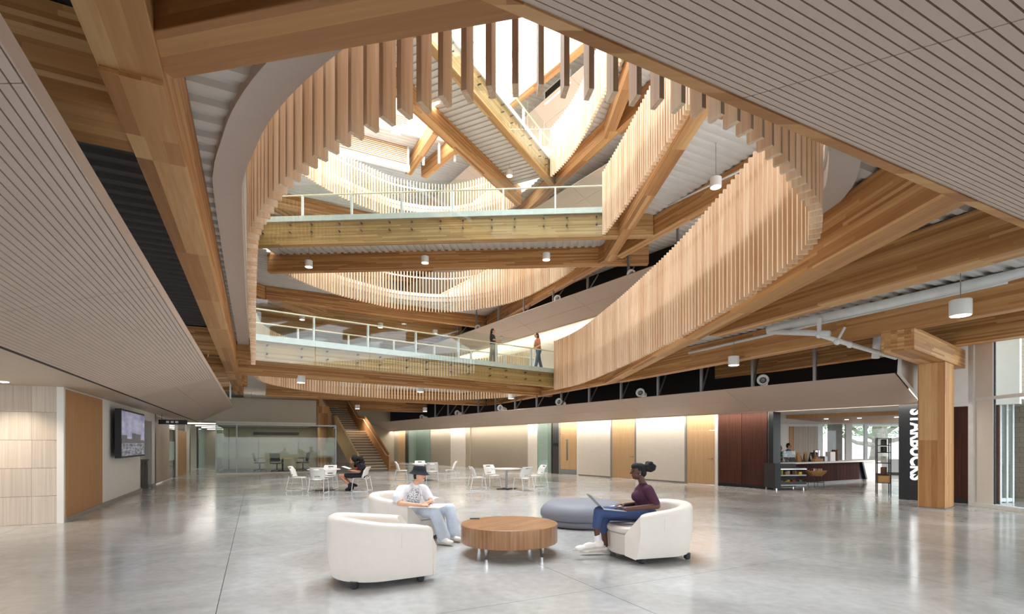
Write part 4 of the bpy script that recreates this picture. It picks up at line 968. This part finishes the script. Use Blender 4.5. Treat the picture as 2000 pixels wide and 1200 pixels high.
for k in range(4):
    p = on_counter(.2+.22*k, .3, 1.12); o = B().box(-.07, .07, -.05, .05, 0, .12).build('snack_box', ('pkg_purple', 'pkg_pale', 'pkg_green', 'pkg_pale')[k], None, p, cy, bevel=.006); tag(o, ['purple', 'off-white', 'green', 'far right pale'][k]+' snack box on the middle shelf of the display case', 'box', 'snack boxes in the display case')
# coffee bags on a stand, canisters, boxes
for k in range(9):
    s = 1.35+.2*k; h = .24+.07*(k % 3); lean = R.uniform(-.3, .3)
    q = B().hexa([(-.1, -.06, 0), (.1, -.06, 0), (.1, .06, 0), (-.1, .06, 0), (-.09+lean*.1, -.012, h), (.09+lean*.1, -.012, h), (.09+lean*.1, .012, h), (-.09+lean*.1, .012, h)])
    o = q.build('coffee_bag', ('black_metal', 'pkg_brown', 'kraft')[k % 3], None, on_counter(s, .3+.08*(k % 2), .90), cy+lean, bevel=.01); tag(o, '%s coffee bag, %s from the left on the cafe counter' % (('black', 'brown', 'tan')[k % 3], ords[k]), 'bag', 'coffee bags on the counter')
def canister(s, lab, mats, r=.13, h=.46):
    t = thing('canister', lab, 'canister', on_counter(s, .4), 0, 'canisters on the counter'); autosmooth(B().lathe([(r, 0), (r, h*.45)], 20).build('base', mats[0], t)); autosmooth(B().lathe([(r, h*.45), (r, h*.97), (r*.9, h)], 20).build('sleeve', mats[1], t))
canister(3.15, 'steel canister with a red base on the counter middle', ('pkg_red', 'chrome')); canister(4.55, 'tall brown canister on the right of the counter', ('pkg_brown', 'pkg_brown')); canister(3.0, 'black canister behind the red-based one', ('black_metal', 'black_metal'), .15, .36)
o = B().box(-.19, .19, -.1, .1, 0, .38).build('menu_box', 'plastic_white', None, on_counter(4.1, .35), cy); tag(o, 'white box standing on the right half of the counter', 'box'); o = B().box(-.3, .3, -.06, .06, 0, .12).build('tray_box', 'kraft', None, on_counter(2.75, .12), cy); tag(o, 'flat tan box at the front edge of the counter', 'box')
o = B().box(-.1, .1, -.1, .1, 0, .2).build('napkin_holder', 'steel_gray', None, on_counter(3.6, .35), cy); tag(o, 'small grey napkin holder on the counter', 'napkin holder')
# open cooler in front of the counter
cl = thing('open_cooler', 'black open-front cooler with two shelves before the cafe counter', 'cooler', PP(1519, 868+1600/17.6, 17.6), math.radians(8)); cl.scale = (1, 1, 1)
B().box(-.1, .12, 0, .6, .08, .93).build('side_case', 'black_metal', cl); B().box(.12, 1.1, .55, .7, .08, .9).build('back', 'charcoal', cl)
for z in (.16, .5): B().box(.12, 1.1, .02, .55, z, z+.04).build('shelf', 'steel_gray', cl)
B().box(.12, 1.1, .02, .04, .2, .3).build('front_lip', 'charcoal', cl); B().box(.12, 1.1, .0, .02, .72, .75).build('light_bar', 'chrome', cl); B().box(.12, 1.1, .02, .6, .75, .78).build('canopy', 'charcoal', cl)
for x, y in ((0, .08), (1.02, .08), (1.02, .6)): B().lathe([(.03, 0), (.02, .09)], 10).build('foot', 'chrome', cl, (x, y, 0))
cm = Matrix.Translation(cl.location) @ Matrix.Rotation(math.radians(8), 4, 'Z')
for k in range(7):
    for j, z in enumerate((.20, .54)):
        p = cm @ Vector(((.2+.13*k), .2+.1*(k % 2), z)); mt = R.choice(['pkg_yellow', 'pkg_green', 'pkg_pale', 'pkg_brown', 'kraft', 'pkg_red'])
        o = B().box(-.055, .055, -.05, .05, 0, R.uniform(.09, .16)).build('food_pack', mt, None, p, math.radians(8), bevel=.006)
        tag(o, '%s %s food pack from the left on the %s shelf of the open cooler' % (ords[k], {'pkg_yellow': 'yellow', 'pkg_green': 'green', 'pkg_pale': 'pale', 'pkg_brown': 'brown', 'kraft': 'tan', 'pkg_red': 'red'}[mt], ('lower', 'upper')[j]), 'food pack', 'food packs in the cooler')
bs = thing('basket_stand', 'woven basket on a slim black stand beside the cooler', 'basket stand', PP(1594, 868+1600/19, 19.0), math.radians(25))
autosmooth(B().lathe([(.2, .42), (.33, .56), (.35, .62), (.33, .62), (.2, .45)], 28).build('basket', 'kraft', bs)); 
for a in range(4): B().tube([(.26*math.cos(a*1.57+.4), .26*math.sin(a*1.57+.4), 0), (.24*math.cos(a*1.57+.4), .24*math.sin(a*1.57+.4), .5)], .01, 6).build('leg', 'black_metal', bs)
B().tube([(.25*math.cos(a), .25*math.sin(a), .18) for a in np.linspace(0, 2*math.pi, 13)[:-1]], .008, 6, close=True).build('ring', 'black_metal', bs)
for k in range(5):
    p = bs.location+Vector((.14*math.cos(k*1.3), .14*math.sin(k*1.3), .53)); o = B().box(-.06, .06, -.05, .05, 0, .16).build('snack_bag', ('pkg_pale', 'kraft', 'pkg_brown', 'chrome', 'kraft')[k], None, p, k, bevel=.012); tag(o, ('pale', 'left tan', 'brown', 'silver', 'right tan')[k]+' snack bag in the woven basket', 'bag', 'snack bags in the basket')
# merchandise rack
rk = thing('merchandise_rack', 'slim black display rack standing left of the lettered sign panel', 'rack', PP(1741, 868+1600/16.2, 16.2), math.radians(58))
for x in (0, .62):
    for y in (0, .35): B().box(x, x+.03, y, y+.03, 0, 1.8).build('post', 'black_metal', rk)
for z in (.35, .62, .98, 1.32, 1.55, 1.77): B().box(0, .65, 0, .38, z, z+.02).build('shelf', 'black_metal', rk)
B().box(.02, .63, .02, .36, .37, .6).build('crate', 'kraft', rk)
rm = Matrix.Translation(rk.location) @ Matrix.Rotation(math.radians(58), 4, 'Z')
for k, (x, z, h, mt, nm) in enumerate(((.15, .64, .22, 'pkg_brown', 'brown'), (.42, .64, .2, 'pkg_red', 'red'), (.3, 1.0, .2, 'pkg_pale', 'pale'), (.15, 1.34, .18, 'black_metal', 'black'), (.45, 1.34, .17, 'pkg_brown', 'chestnut'), (.18, 1.57, .18, 'charcoal', 'charcoal'), (.46, 1.57, .16, 'pkg_pale', 'cream'))):
    o = B().lathe([(.07, 0), (.075, .01), (.075, h), (.06, h+.005)], 16).build('mug_canister', mt, None, rm @ Vector((x, .18, z)), 0); tag(o, nm+' round canister on the black display rack', 'canister', 'canisters on the rack')
area('cafe_fill', (17, 22, 2.7), 5, 4, 230, (1, .93, .82))  # extra light put in to brighten the cafe, no lamp body
for k, (x, y) in enumerate(((12.0, 19.6), (12.9, 19.0), (13.8, 18.3), (13.2, 20.2))):
    o = B().lathe([(.07, 0), (.07, .02)], 16).build('recessed_downlight', 'lamp_glow', None, (x+.4, y+.6, 2.59)); tag(o, ords[k]+' recessed downlight from the left in the cafe ceiling', 'downlight', 'cafe downlights')
# outside the cafe windows
struct(B().box(8, 70, 29.6, 60, -.1, -.01).build('ground', 'paving_bright'))
tr = thing('street_tree', 'thick-trunked tree with spreading green branches outside the cafe window', 'tree', (25.5, 35.6, 0))
grain('bark', srgb(120, 110, 98), srgb(176, 166, 152), .9, (8, 8, 2), nscale=2)
B().tube([(0, 0, 0), (0, 0, .8), (.1, 0, 1.8), (.05, 0, 2.6), (.3, .2, 4.2)], [.7, .52, .48, .45, .3], 14).build('trunk', 'bark', tr, smooth=True)
TB = [((0, 0, 1.5), (-1.6, -.1, 1.7), (-3.2, -.2, 2.4), (-4.0, -.2, 3.2)), ((0, 0, 1.9), (-1.4, .2, 2.5), (-2.6, .2, 3.4)), ((.1, 0, 2.2), (1.2, .1, 2.8), (2.4, .1, 3.6)), ((0, 0, 2.6), (-.4, -.5, 3.5), (-.6, -.9, 4.3)), ((.1, 0, 1.7), (1.5, -.3, 2.0), (2.8, -.5, 2.7))]
for p in TB: B().tube(p, [.2, .13, .07, .04][:len(p)], 9).build('branch', 'bark', tr, smooth=True)
plain('leaf', srgb(104, 150, 92), .7, noise=.25, nscale=3)
q = B(); R2 = random.Random(11)
for _ in range(5200):
    b = R2.choice(TB); i = R2.randrange(1, len(b)); c = Vector(b[i])+Vector((R2.gauss(0, .75), R2.gauss(0, .6), R2.gauss(.55, .35)))
    if c.z < 2.15: continue
    d1 = Vector((R2.gauss(0, 1), R2.gauss(0, 1), R2.gauss(0, .5))).normalized()*.12; d2 = Vector((R2.gauss(0, 1), R2.gauss(0, 1), R2.gauss(0, 1))).normalized()*.045
    q.add([c-d1, c+d2, c+d1, c-d2], [(0, 1, 2, 3)])
tag(q.build('foliage', 'leaf', tr), kind='stuff')
o = B().box(17, 34, 44, 44.5, 0, 2.6).build('house_front', 'white_paint'); struct(o)
tag(o, 'pale building across the street')
# ============================================================ PEOPLE
for nm, c in (('skin_dark', (92, 56, 42)), ('skin_light', (222, 170, 140)), ('skin_tan', (190, 136, 104)), ('hair_black', (18, 15, 15)), ('hair_brown', (70, 42, 30)), ('tee_white', (236, 236, 240)), ('plum_knit', (74, 32, 58)), ('denim_pale', (206, 216, 230)), ('denim_blue', (60, 78, 122)), ('black_cloth', (24, 26, 34)), ('red_cloth', (170, 22, 34)), ('gray_cloth', (150, 148, 142)), ('orange_cloth', (206, 122, 84)), ('denim_mid', (84, 104, 130)), ('shoe_white', (236, 230, 222)), ('lip', (120, 56, 50)), ('eye_dark', (16, 12, 12)), ('apron_blue', (60, 90, 110)), ('paper_white', (240, 238, 232)), ('sole_gray', (196, 188, 176))):
    plain(nm, srgb(*c), .35 if 'eye' in nm else (.5 if 'skin' in nm else .8), noise=.05, nscale=12, bump=.0 if 'skin' in nm else .04)
def shirt_print():     # dark scribbled print on the chest of the white T-shirt
    m = MATS['tee_white']; t = m.node_tree; b = t.nodes['Principled BSDF']; src = b.inputs['Base Color'].links[0].from_socket
    ge = t.nodes.new('ShaderNodeNewGeometry'); c = PP(814, 972, 8.4)
    d = t.nodes.new('ShaderNodeVectorMath'); d.operation = 'DISTANCE'; d.inputs[1].default_value = c; t.links.new(ge.outputs['Position'], d.inputs[0])
    nz = t.nodes.new('ShaderNodeTexNoise'); nz.inputs['Scale'].default_value = 26; nz.inputs['Detail'].default_value = 3; t.links.new(ge.outputs['Position'], nz.inputs['Vector'])
    f = mathn(t, 'MULTIPLY', mathn(t, 'LESS_THAN', d.outputs['Value'], .17), mathn(t, 'LESS_THAN', mathn(t, 'ABSOLUTE', mathn(t, 'SUBTRACT', nz.outputs['Fac'], .5)), .028))
    mx = t.nodes.new('ShaderNodeMix'); mx.data_type = 'RGBA'; t.links.new(f, mx.inputs[0]); t.links.new(src, mx.inputs[6]); mx.inputs[7].default_value = srgb(70, 76, 96); t.links.new(mx.outputs[2], b.inputs['Base Color'])
shirt_print()
def capsule(q, p1, r1, p2, r2, n=12):
    p1, p2 = Vector(p1), Vector(p2); d = p2-p1
    if d.length < 1e-5: d = Vector((0, 0, 1e-4))
    d.normalize(); path, rs = [], []
    for a in (85, 65, 45, 22, 0): a = math.radians(a); path.append(p1-d*r1*math.sin(a)); rs.append(r1*math.cos(a))
    for a in (0, 22, 45, 65, 85): a = math.radians(a); path.append(p2+d*r2*math.sin(a)); rs.append(r2*math.cos(a))
    return q.tube(path, rs, n)
def rell(q, c, f, r, n=16, m=10):
    f = Vector(f).normalized(); u = Vector((0, 0, 1)); u = (u-f*u.dot(f)).normalized(); l = u.cross(f); c = Vector(c); vs = []; fs = []
    for i in range(m+1):
        th = math.pi*i/m
        for k in range(n):
            a = 2*math.pi*k/n; vs.append(c+f*r[0]*math.sin(th)*math.cos(a)+l*r[1]*math.sin(th)*math.sin(a)+u*r[2]*math.cos(th))
    for i in range(m):
        for k in range(n): fs.append((i*n+k, i*n+(k+1) % n, (i+1)*n+(k+1) % n, (i+1)*n+k))
    return q.add(vs, fs)
def chain(q, pts, rs):
    for i in range(len(pts)-1): capsule(q, pts[i], rs[i], pts[i+1], rs[i+1])
def blob(q, name, mat, t, voxel=.012, it=5):
    o = q.build(name, mat, t, tuple(-x for x in t.location))
    md = o.modifiers.new('remesh', 'REMESH'); md.mode = 'VOXEL'; md.voxel_size = voxel; md.use_smooth_shade = True
    sm = o.modifiers.new('smooth', 'SMOOTH'); sm.factor = .5; sm.iterations = it
    return o
def head(q, c, f, s=1.0):
    """skull, jaw, nose, ears into q; returns the face points"""
    c = Vector(c); f = Vector(f).normalized(); u = Vector((0, 0, 1)); l = u.cross(f)
    rell(q, c+u*.02*s-f*.008*s, f, (.098*s, .077*s, .098*s)); rell(q, c-u*.045*s+f*.022*s, f, (.068*s, .058*s, .07*s)); rell(q, c-u*.082*s+f*.05*s, f, (.03*s, .03*s, .026*s))
    capsule(q, c+u*.012*s+f*.088*s, .010*s, c-u*.022*s+f*.108*s, .014*s)
    for sd in (-1, 1): rell(q, c+l*sd*.078*s-u*.008*s-f*.005*s, f, (.02*s, .010*s, .032*s)); rell(q, c+l*sd*.03*s+u*.026*s+f*.08*s, f, (.014*s, .026*s, .008*s))
    return c, f, u, l
def face(t, c, f, u, l, s=1.0, brow='hair_black'):
    for sd in (-1, 1):
        q = B(); rell(q, c+l*sd*.031*s+u*.008*s+f*.086*s, f, (.010*s, .014*s, .009*s), 10, 6); q.build('eye', 'eye_dark', t, tuple(-x for x in t.location), smooth=True)
        q = B(); capsule(q, c+l*sd*.016*s+u*.032*s+f*.093*s, .0045*s, c+l*sd*.05*s+u*.030*s+f*.078*s, .004*s, 8); q.build('eyebrow', brow, t, tuple(-x for x in t.location), smooth=True)
    q = B(); capsule(q, c+l*.02*s-u*.053*s+f*.088*s, .0065*s, c-l*.02*s-u*.053*s+f*.088*s, .0065*s, 8); q.build('mouth', 'lip', t, tuple(-x for x in t.location), smooth=True)
def hand(q, w, d, nrm, s=1.0, curl=.5, thumb=1):
    """palm, four bent fingers of unequal length and a thumb from the side of the palm; nrm points out of the palm"""
    w = Vector(w); d = Vector(d).normalized(); nrm = Vector(nrm); nrm = (nrm-d*nrm.dot(d)).normalized(); sd = d.cross(nrm)*thumb
    for k in (-1.5, -.5, .5, 1.5): capsule(q, w+sd*k*.010*s, .014*s, w+d*.075*s+sd*k*.020*s, .0125*s, 8)
    for k, ln in ((1.5, .066), (.5, .078), (-.5, .073), (-1.5, .056)):
        p = w+d*.078*s+sd*k*.020*s; a = 0.25*curl; rr = .0088*s
        for seg in (.46, .32, .26):
            a += curl*.6; dd = d*math.cos(a)+nrm*math.sin(a); p2 = p+dd*ln*seg*s; capsule(q, p, rr, p2, rr*.93, 8); p = p2; rr *= .93
    p = w+d*.02*s+sd*.024*s; p2 = p+(d*.6+sd*.75+nrm*.3).normalized()*.042*s; capsule(q, p, .0125*s, p2, .0105*s, 8); capsule(q, p2, .0105*s, p2+(d*.9+sd*.25+nrm*.35).normalized()*.034*s, .009*s, 8)
def shoe(t, heel, toe, mat='shoe_white', sole='sole_gray', h=.062):
    heel, toe = Vector(heel), Vector(toe); d = (toe-heel); d.normalize(); up = Vector((0, 0, 1)); up = (up-d*up.dot(d)).normalized(); l = up.cross(d)
    q = B(); L = (toe-heel).length; rell(q, heel+d*L*.18+up*h*.95, d, (.075, .042, h*1.05)); rell(q, heel+d*L*.5+up*h*.75, d, (.10, .046, h*.85)); rell(q, heel+d*L*.78+up*h*.55, d, (.085, .05, h*.62)); blob(q, 'shoe', mat, t, .010, 3)
    q = B(); n = 14; pr = []
    for k in range(n):
        a = 2*math.pi*k/n; pr.append(heel+d*(L*.5+math.cos(a)*(L*.5+.012))+l*math.sin(a)*.05)
    q.add([p-up*.0 for p in pr]+[p+up*.026 for p in pr], [tuple(range(n-1, -1, -1)), tuple(range(n, 2*n))]+[(i, (i+1) % n, (i+1) % n+n, i+n) for i in range(n)]); q.build('sole', sole, t, tuple(-x for x in t.location))

# ---- person with a laptop, right
t = thing('person', 'seated person in a plum knit top with a hair bun, typing on a laptop', 'person', (1.5, 7.4, 0))
f = Vector((-1, -.06, 0)); P = PP; q = B()
c, f_, u_, l_ = head(q, P(1246, 922, 7.42), f); face(t, c, f_, u_, l_)
chain(q, [P(1251, 932, 7.42), P(1257, 950, 7.42), P(1259, 975, 7.42), P(1261, 1000, 7.42)], [.05, .055, .09, .1])
NE, FE = P(1284, 989, 7.16), P(1252, 984, 7.66)
chain(q, [P(1266, 957, 7.25), NE, P(1222, 995, 7.10)], [.05, .043, .029]); chain(q, [P(1258, 957, 7.6), FE, P(1219, 987, 7.48)], [.045, .04, .028])
hand(q, P(1222, 995, 7.10), P(1205, 989, 7.14)-P(1222, 995, 7.10), (0, 0, -1), 1.05, .45, -1); hand(q, P(1219, 987, 7.48), P(1203, 985, 7.44)-P(1219, 987, 7.48), (0, 0, -1), 1.05, .45, 1)
chain(q, [P(1258, 1004, 7.3), P(1168, 1000, 7.2), P(1165, 1026, 7.2), P(1167, 1054, 7.2)], [.07, .05, .05, .034]); chain(q, [P(1258, 1006, 7.52), P(1180, 1007, 7.45), P(1179, 1036, 7.42), P(1183, 1066, 7.42)], [.07, .05, .05, .034])
blob(q, 'body', 'skin_dark', t, .0062, 2)
q = B(); rell(q, P(1255, 967, 7.42), f, (.125, .175, .16)); rell(q, P(1257, 990, 7.42), f, (.12, .155, .15)); capsule(q, P(1264, 957, 7.27), .07, P(1256, 957, 7.58), .07)
for y in (7.34, 7.5): rell(q, P(1243, 970, y), f, (.075, .075, .08))
chain(q, [P(1266, 957, 7.25), P(1280, 983, 7.18)], [.075, .066]); chain(q, [P(1258, 957, 7.6), P(1254, 978, 7.65)], [.07, .062]); capsule(q, P(1255, 946, 7.42), .058, P(1258, 953, 7.42), .075)
blob(q, 'top', 'plum_knit', t)
q = B(); rell(q, P(1261, 1003, 7.42), f, (.16, .19, .12)); chain(q, [P(1255, 1003, 7.3), P(1170, 1000, 7.2), P(1165, 1027, 7.2)], [.095, .078, .062]); chain(q, [P(1255, 1006, 7.52), P(1181, 1008, 7.45), P(1179, 1037, 7.42)], [.095, .078, .06]); blob(q, 'jeans', 'denim_blue', t)
q = B(); chain(q, [P(1167, 1047, 7.2), P(1167, 1056, 7.2)], [.042, .044]); blob(q, 'sock', 'tee_white', t, .01, 2)
shoe(t, P(1181, 1070, 7.2), P(1121, 1077, 7.12)); shoe(t, P(1190, 1078, 7.44), P(1134, 1080, 7.38))
q = B(); rell(q, c+Vector((.03, 0, .03)), f, (.095, .085, .098)); rell(q, c+Vector((-.02, 0, .075)), f, (.08, .07, .055)); rell(q, c+Vector((.075, 0, -.02)), f, (.05, .06, .06))
bn_ = P(1268, 912, 7.42); R5 = random.Random(5)
for k in range(16): a = R5.random()*6.3; b = R5.uniform(-1, 1); rell(q, bn_+Vector((math.cos(a)*.055, b*.055, math.sin(a)*.045)), f, (.04, .04, .036), 10, 6)
rell(q, bn_, f, (.07, .07, .06)); blob(q, 'hair', 'hair_black', t, .009, 2)
q = B(); q.ell(c-f_*.005+l_*.085-u_*.035, (.009, .009, .009), 8, 6); q.ell(c-f_*.005-l_*.085-u_*.035, (.009, .009, .009), 8, 6); q.build('earring', 'chrome', t, tuple(-x for x in t.location))
lp = thing('laptop', 'thin silver laptop open on the lap of the person with the bun', 'laptop', P(1173, 991.5, 7.28), math.radians(4))
B().box(0, .33, -.17, .17, -.012, .006).build('keyboard_deck', 'steel_gray', lp).rotation_euler = (0, math.radians(6), 0)
lid = B().box(0, .012, -.17, .17, 0, .245).build('lid', 'steel_gray', lp); lid.rotation_euler = (0, math.radians(-44), 0)
lid2 = B().box(.012, .014, -.16, .16, .01, .235).build('screen', 'phone_screen', lp); lid2.rotation_euler = (0, math.radians(-44), 0)

# ---- person with a bucket hat, left
t = thing('person', 'seated person in a white T-shirt and black bucket hat, writing on their lap', 'person', (-1.4, 8.5, 0))
f = Vector((.95, -.3, 0)).normalized(); q = B()
c, f_, u_, l_ = head(q, P(820, 929, 8.5), f); face(t, c, f_, u_, l_)
chain(q, [P(815, 940, 8.5), P(808, 952, 8.52), P(805, 975, 8.58), P(803, 1000, 8.64)], [.054, .062, .1, .11])
chain(q, [P(783, 958, 8.3), P(781, 985, 8.14), P(824, 988, 7.98)], [.055, .046, .03]); chain(q, [P(829, 956, 8.75), P(842, 981, 8.66), P(829, 985, 8.3)], [.052, .042, .03])
hand(q, P(824, 988, 7.98), P(840, 986, 7.98)-P(824, 988, 7.98), (0, .3, -1), 1.1, .8, 1); hand(q, P(829, 985, 8.3), P(834, 987, 8.1)-P(829, 985, 8.3), (0, 0, -1), 1.1, .6, 1)
chain(q, [P(803, 1000, 8.5), P(848, 999, 8.2), P(864, 1048, 8.2)], [.08, .06, .045]); chain(q, [P(806, 998, 8.78), P(878, 994, 8.55), P(884, 1040, 8.46)], [.08, .06, .045])
blob(q, 'body', 'skin_light', t, .0065, 2)
q = B(); rell(q, P(806, 967, 8.55), f, (.14, .2, .19)); rell(q, P(803, 990, 8.6), f, (.145, .18, .17)); capsule(q, P(787, 957, 8.32), .08, P(826, 955, 8.73), .08)
chain(q, [P(784, 958, 8.3), P(777, 973, 8.2)], [.088, .092]); chain(q, [P(829, 957, 8.75), P(837, 973, 8.72)], [.08, .085]); capsule(q, P(811, 947, 8.52), .07, P(807, 955, 8.53), .1); blob(q, 'tshirt', 'tee_white', t)
q = B(); rell(q, P(800, 1000, 8.65), f, (.17, .2, .13)); chain(q, [P(803, 1000, 8.5), P(848, 1000, 8.2), P(858, 1024, 8.2), P(867, 1050, 8.19)], [.11, .098, .095, .108]); chain(q, [P(806, 998, 8.78), P(878, 995, 8.55), P(883, 1018, 8.5), P(887, 1043, 8.44)], [.11, .098, .095, .105]); blob(q, 'jeans', 'denim_pale', t)
shoe(t, P(856, 1062, 8.2), P(884, 1064.5, 8.02)); shoe(t, P(874, 1056, 8.48), P(898, 1057.5, 8.3))
q = B(); rell(q, c-f_*.03+u_*.03, f, (.085, .085, .075)); rell(q, c-f_*.06-u_*.02, f, (.045, .075, .06)); blob(q, 'hair', 'hair_black', t, .01, 2)
hc = P(819, 921.5, 8.5); o = B().lathe([(.168, -.045), (.171, -.042), (.118, .012), (.112, .03), (.1, .085), (.085, .098), (.0, .102)], 28).build('bucket_hat', 'black_cloth', t, hc-t.location); autosmooth(o, 60); o.rotation_euler = (0, .1, 0)
pb = thing('writing_pad', 'white drawing pad on the lap of the person in the bucket hat', 'notebook', P(836, 990.5, 8.1), math.radians(-12)); B().box(-.27, .24, -.16, .2, .0, .012).build('board', 'paper_white', pb); B().box(-.25, .22, -.15, .19, .012, .016).build('sheet', 'tee_white' if False else 'paper_white', pb)
pn = thing('pen', 'black pen held over the drawing pad', 'pen'); B().tube([P(836, 988, 7.98), P(842, 983.5, 7.99)], .006, 8).build('barrel', 'black_metal', pn)

# ---- reading woman at the far table
t = thing('person', 'seated person with long black curly hair reading at the white table', 'person', (-5.6, 17.5, 0)); YR = 17.5; f = Vector((-1, -.1, 0)); q = B()
c, f_, u_, l_ = head(q, P(689, 899, YR), f+Vector((0, 0, -.35))); face(t, c, f_, u_, l_)
chain(q, [P(694, 903, YR), P(701, 908, YR), P(708, 918, YR), P(710, 930, YR)], [.055, .08, .11, .12])
for y, dx in ((YR-.18, 0), (YR+.18, 2)): chain(q, [P(706, 909, y), P(702, 922, y), P(686+dx, 920, y)], [.05, .042, .03]); hand(q, P(686+dx, 920, y), (-1, 0, .25), (0, 0, -1), 1, .5, 1 if y > YR else -1)
for y, dx in ((YR-.09, 0), (YR+.1, 4)): chain(q, [P(709, 931, y), P(664+dx, 930, y), P(684+dx, 949, y)], [.095, .062, .045])
blob(q, 'body', 'skin_tan', t, .011, 2)
q = B(); rell(q, P(706, 914, YR), (-1, 0, 0), (.14, .19, .18)); rell(q, P(710, 927, YR), (-1, 0, 0), (.14, .17, .13)); capsule(q, P(706, 909, YR-.2), .075, P(706, 909, YR+.2), .075); chain(q, [P(706, 909, YR-.19), P(704, 916, YR-.2)], [.075, .07]); blob(q, 'top', 'black_cloth', t, .014)
q = B(); rell(q, P(699, 916, YR), (-1, 0, 0), (.07, .15, .09)); blob(q, 'front_panel', 'red_cloth', t, .014)
q = B()
for y in (YR-.09, YR+.1): capsule(q, P(709, 930.5, y), .11, P(676, 929.5, y), .085)
blob(q, 'shorts', 'black_cloth', t, .014)
for y, dx in ((YR-.09, 0), (YR+.1, 5)):
    q = B(); chain(q, [P(683+dx, 947, y), P(683+dx, 954, y), P(676+dx, 957, y)], [.065, .06, .045]); capsule(q, P(683+dx, 947, y), .06, P(691+dx, 949, y), .045); blob(q, 'boot', 'black_cloth', t, .014, 3)
q = B(); rell(q, P(693, 896, YR), f, (.13, .12, .13)); R6 = random.Random(6)
for k in range(40): rell(q, P(698+R6.uniform(-6, 14), 902+R6.uniform(-8, 12), YR+R6.uniform(-.17, .17)), f, (.055, .055, .065), 8, 6)
blob(q, 'hair', 'hair_black', t, .016, 2)
bk = thing('open_book', 'open book held by the reading woman', 'book', P(680, 916, YR)); B().box(-.2, .1, -.17, .17, 0, .012).build('cover', 'black_metal', bk).rotation_euler = (0, math.radians(18), 0); o = B().box(-.19, .09, -.16, .16, .012, .026).build('pages', 'paper_white', bk); o.rotation_euler = (0, math.radians(18), 0)

# ---- standing people
def standing(label, feet, hgt, f, skin, top, bottom, hair, shoe_mat, hands, longhair=False, lean=0, stride=.1):
    t = thing('person', label, 'person', feet); s = hgt/1.72; f = Vector((f[0], f[1], 0)).normalized(); l = Vector((0, 0, 1)).cross(f); b = Vector(feet); up = Vector((0, 0, 1))
    A = lambda fx, lx, z: b+f*(fx+lean*max(0, z-.9))*s+l*lx*s+up*z*s
    q = B(); c, f_, u_, l_ = head(q, A(.03, 0, 1.60), f, s); face(t, c, f_, u_, l_, s)
    chain(q, [A(.0, 0, 1.5), A(0, 0, 1.42), A(0, 0, 1.2), A(0, 0, .95)], [.05, .06, .1, .11])
    for sd, (hx, hl, hz) in zip((-1, 1), hands):
        w = A(hx, hl, hz); e = (A(-.02, sd*.19, 1.38)+w)/2+up*-.1*s+l*sd*.06*s-f*.06*s; chain(q, [A(0, sd*.18, 1.39), e, w], [.048, .038, .028]); hand(q, w, (w-e), -l*sd, s, .5, sd)
    for sd in (-1, 1): chain(q, [A(0, sd*.09, .92), A(.02+sd*stride*.5, sd*.1, .5), A(sd*stride, sd*.1, .08)], [.08, .055, .04])
    blob(q, 'body', skin, t, .010, 2)
    q = B(); rell(q, A(0, 0, 1.27), f, (.125*s, .18*s, .2*s)); rell(q, A(0, 0, 1.06), f, (.12*s, .16*s, .16*s)); capsule(q, A(0, -.15, 1.39), .07*s, A(0, .15, 1.39), .07*s)
    for sd, (hx, hl, hz) in zip((-1, 1), hands):
        w = A(hx, hl, hz); e = (A(-.02, sd*.19, 1.38)+w)/2+up*-.1*s+l*sd*.06*s-f*.06*s; capsule(q, A(0, sd*.18, 1.39), .066*s, A(0, sd*.18, 1.39).lerp(e, .75), .056*s)
    blob(q, 'top', top, t, .013)
    q = B(); rell(q, A(0, 0, .93), f, (.13*s, .175*s, .13*s))
    for sd in (-1, 1): chain(q, [A(0, sd*.09, .9), A(.02+sd*stride*.5, sd*.1, .5), A(sd*stride, sd*.1, .1)], [.1, .078, .07])
    blob(q, 'trousers', bottom, t, .013)
    for sd in (-1, 1): shoe(t, A(sd*stride-.07, sd*.1, .0), A(sd*stride+.17, sd*.1, .0), shoe_mat, 'sole_gray', .04)
    q = B(); rell(q, c-f*.025*s+up*.03*s, f, (.1*s, .09*s, .1*s)); rell(q, c-f*.06*s-up*.02*s, f, (.06*s, .08*s, .08*s))
    if longhair:
        for k in range(5): capsule(q, c-f*.06*s+l*(k-2)*.03*s, .05*s, c-f*.11*s+l*(k-2)*.045*s-up*.32*s, .035*s)
    blob(q, 'hair', hair, t, .012, 2); return t
standing('person in a black top holding a cup on the lowest footbridge', (-.038*22.5, 22.5, 5.0), 1.68, (1, -.25), 'skin_light', 'black_cloth', 'gray_cloth', 'hair_black', 'shoe_white', ((.34, -.06, 1.18), (.30, .12, 1.12)), True)
standing('person in an orange top with long brown hair leaning on the lowest footbridge railing', (.052*23.6, 23.6, 5.0), 1.72, (-.9, -.35), 'skin_light', 'orange_cloth', 'denim_mid', 'hair_brown', 'shoe_white', ((.25, -.2, 1.02), (.20, .22, 1.0)), True, .12, .2)
cp = thing('cup', 'white cup held by the person in the black top', 'cup', PP(979.5, 664, 22.3)); autosmooth(B().lathe([(.03, 0), (.042, .12), (.044, .13)], 14).build('body', 'plastic_white', cp)); B().lathe([(.046, .13), (.043, .145)], 14).build('lid', 'black_metal', cp)
standing('barista with short dark hair standing behind the cafe counter', (11.55, 21.4, 0), 1.64, (.7, -.7), 'skin_light', 'apron_blue', 'black_cloth', 'hair_black', 'black_cloth', ((.3, -.15, 1.0), (.3, .15, 1.0)))
standing('shorter barista in a reddish cap at the left end of the cafe counter', (10.95, 20.95, 0), 1.55, (.3, -.95), 'skin_tan', 'black_cloth', 'black_cloth', 'pkg_red', 'black_cloth', ((.3, -.15, 1.0), (.3, .15, 1.0)))
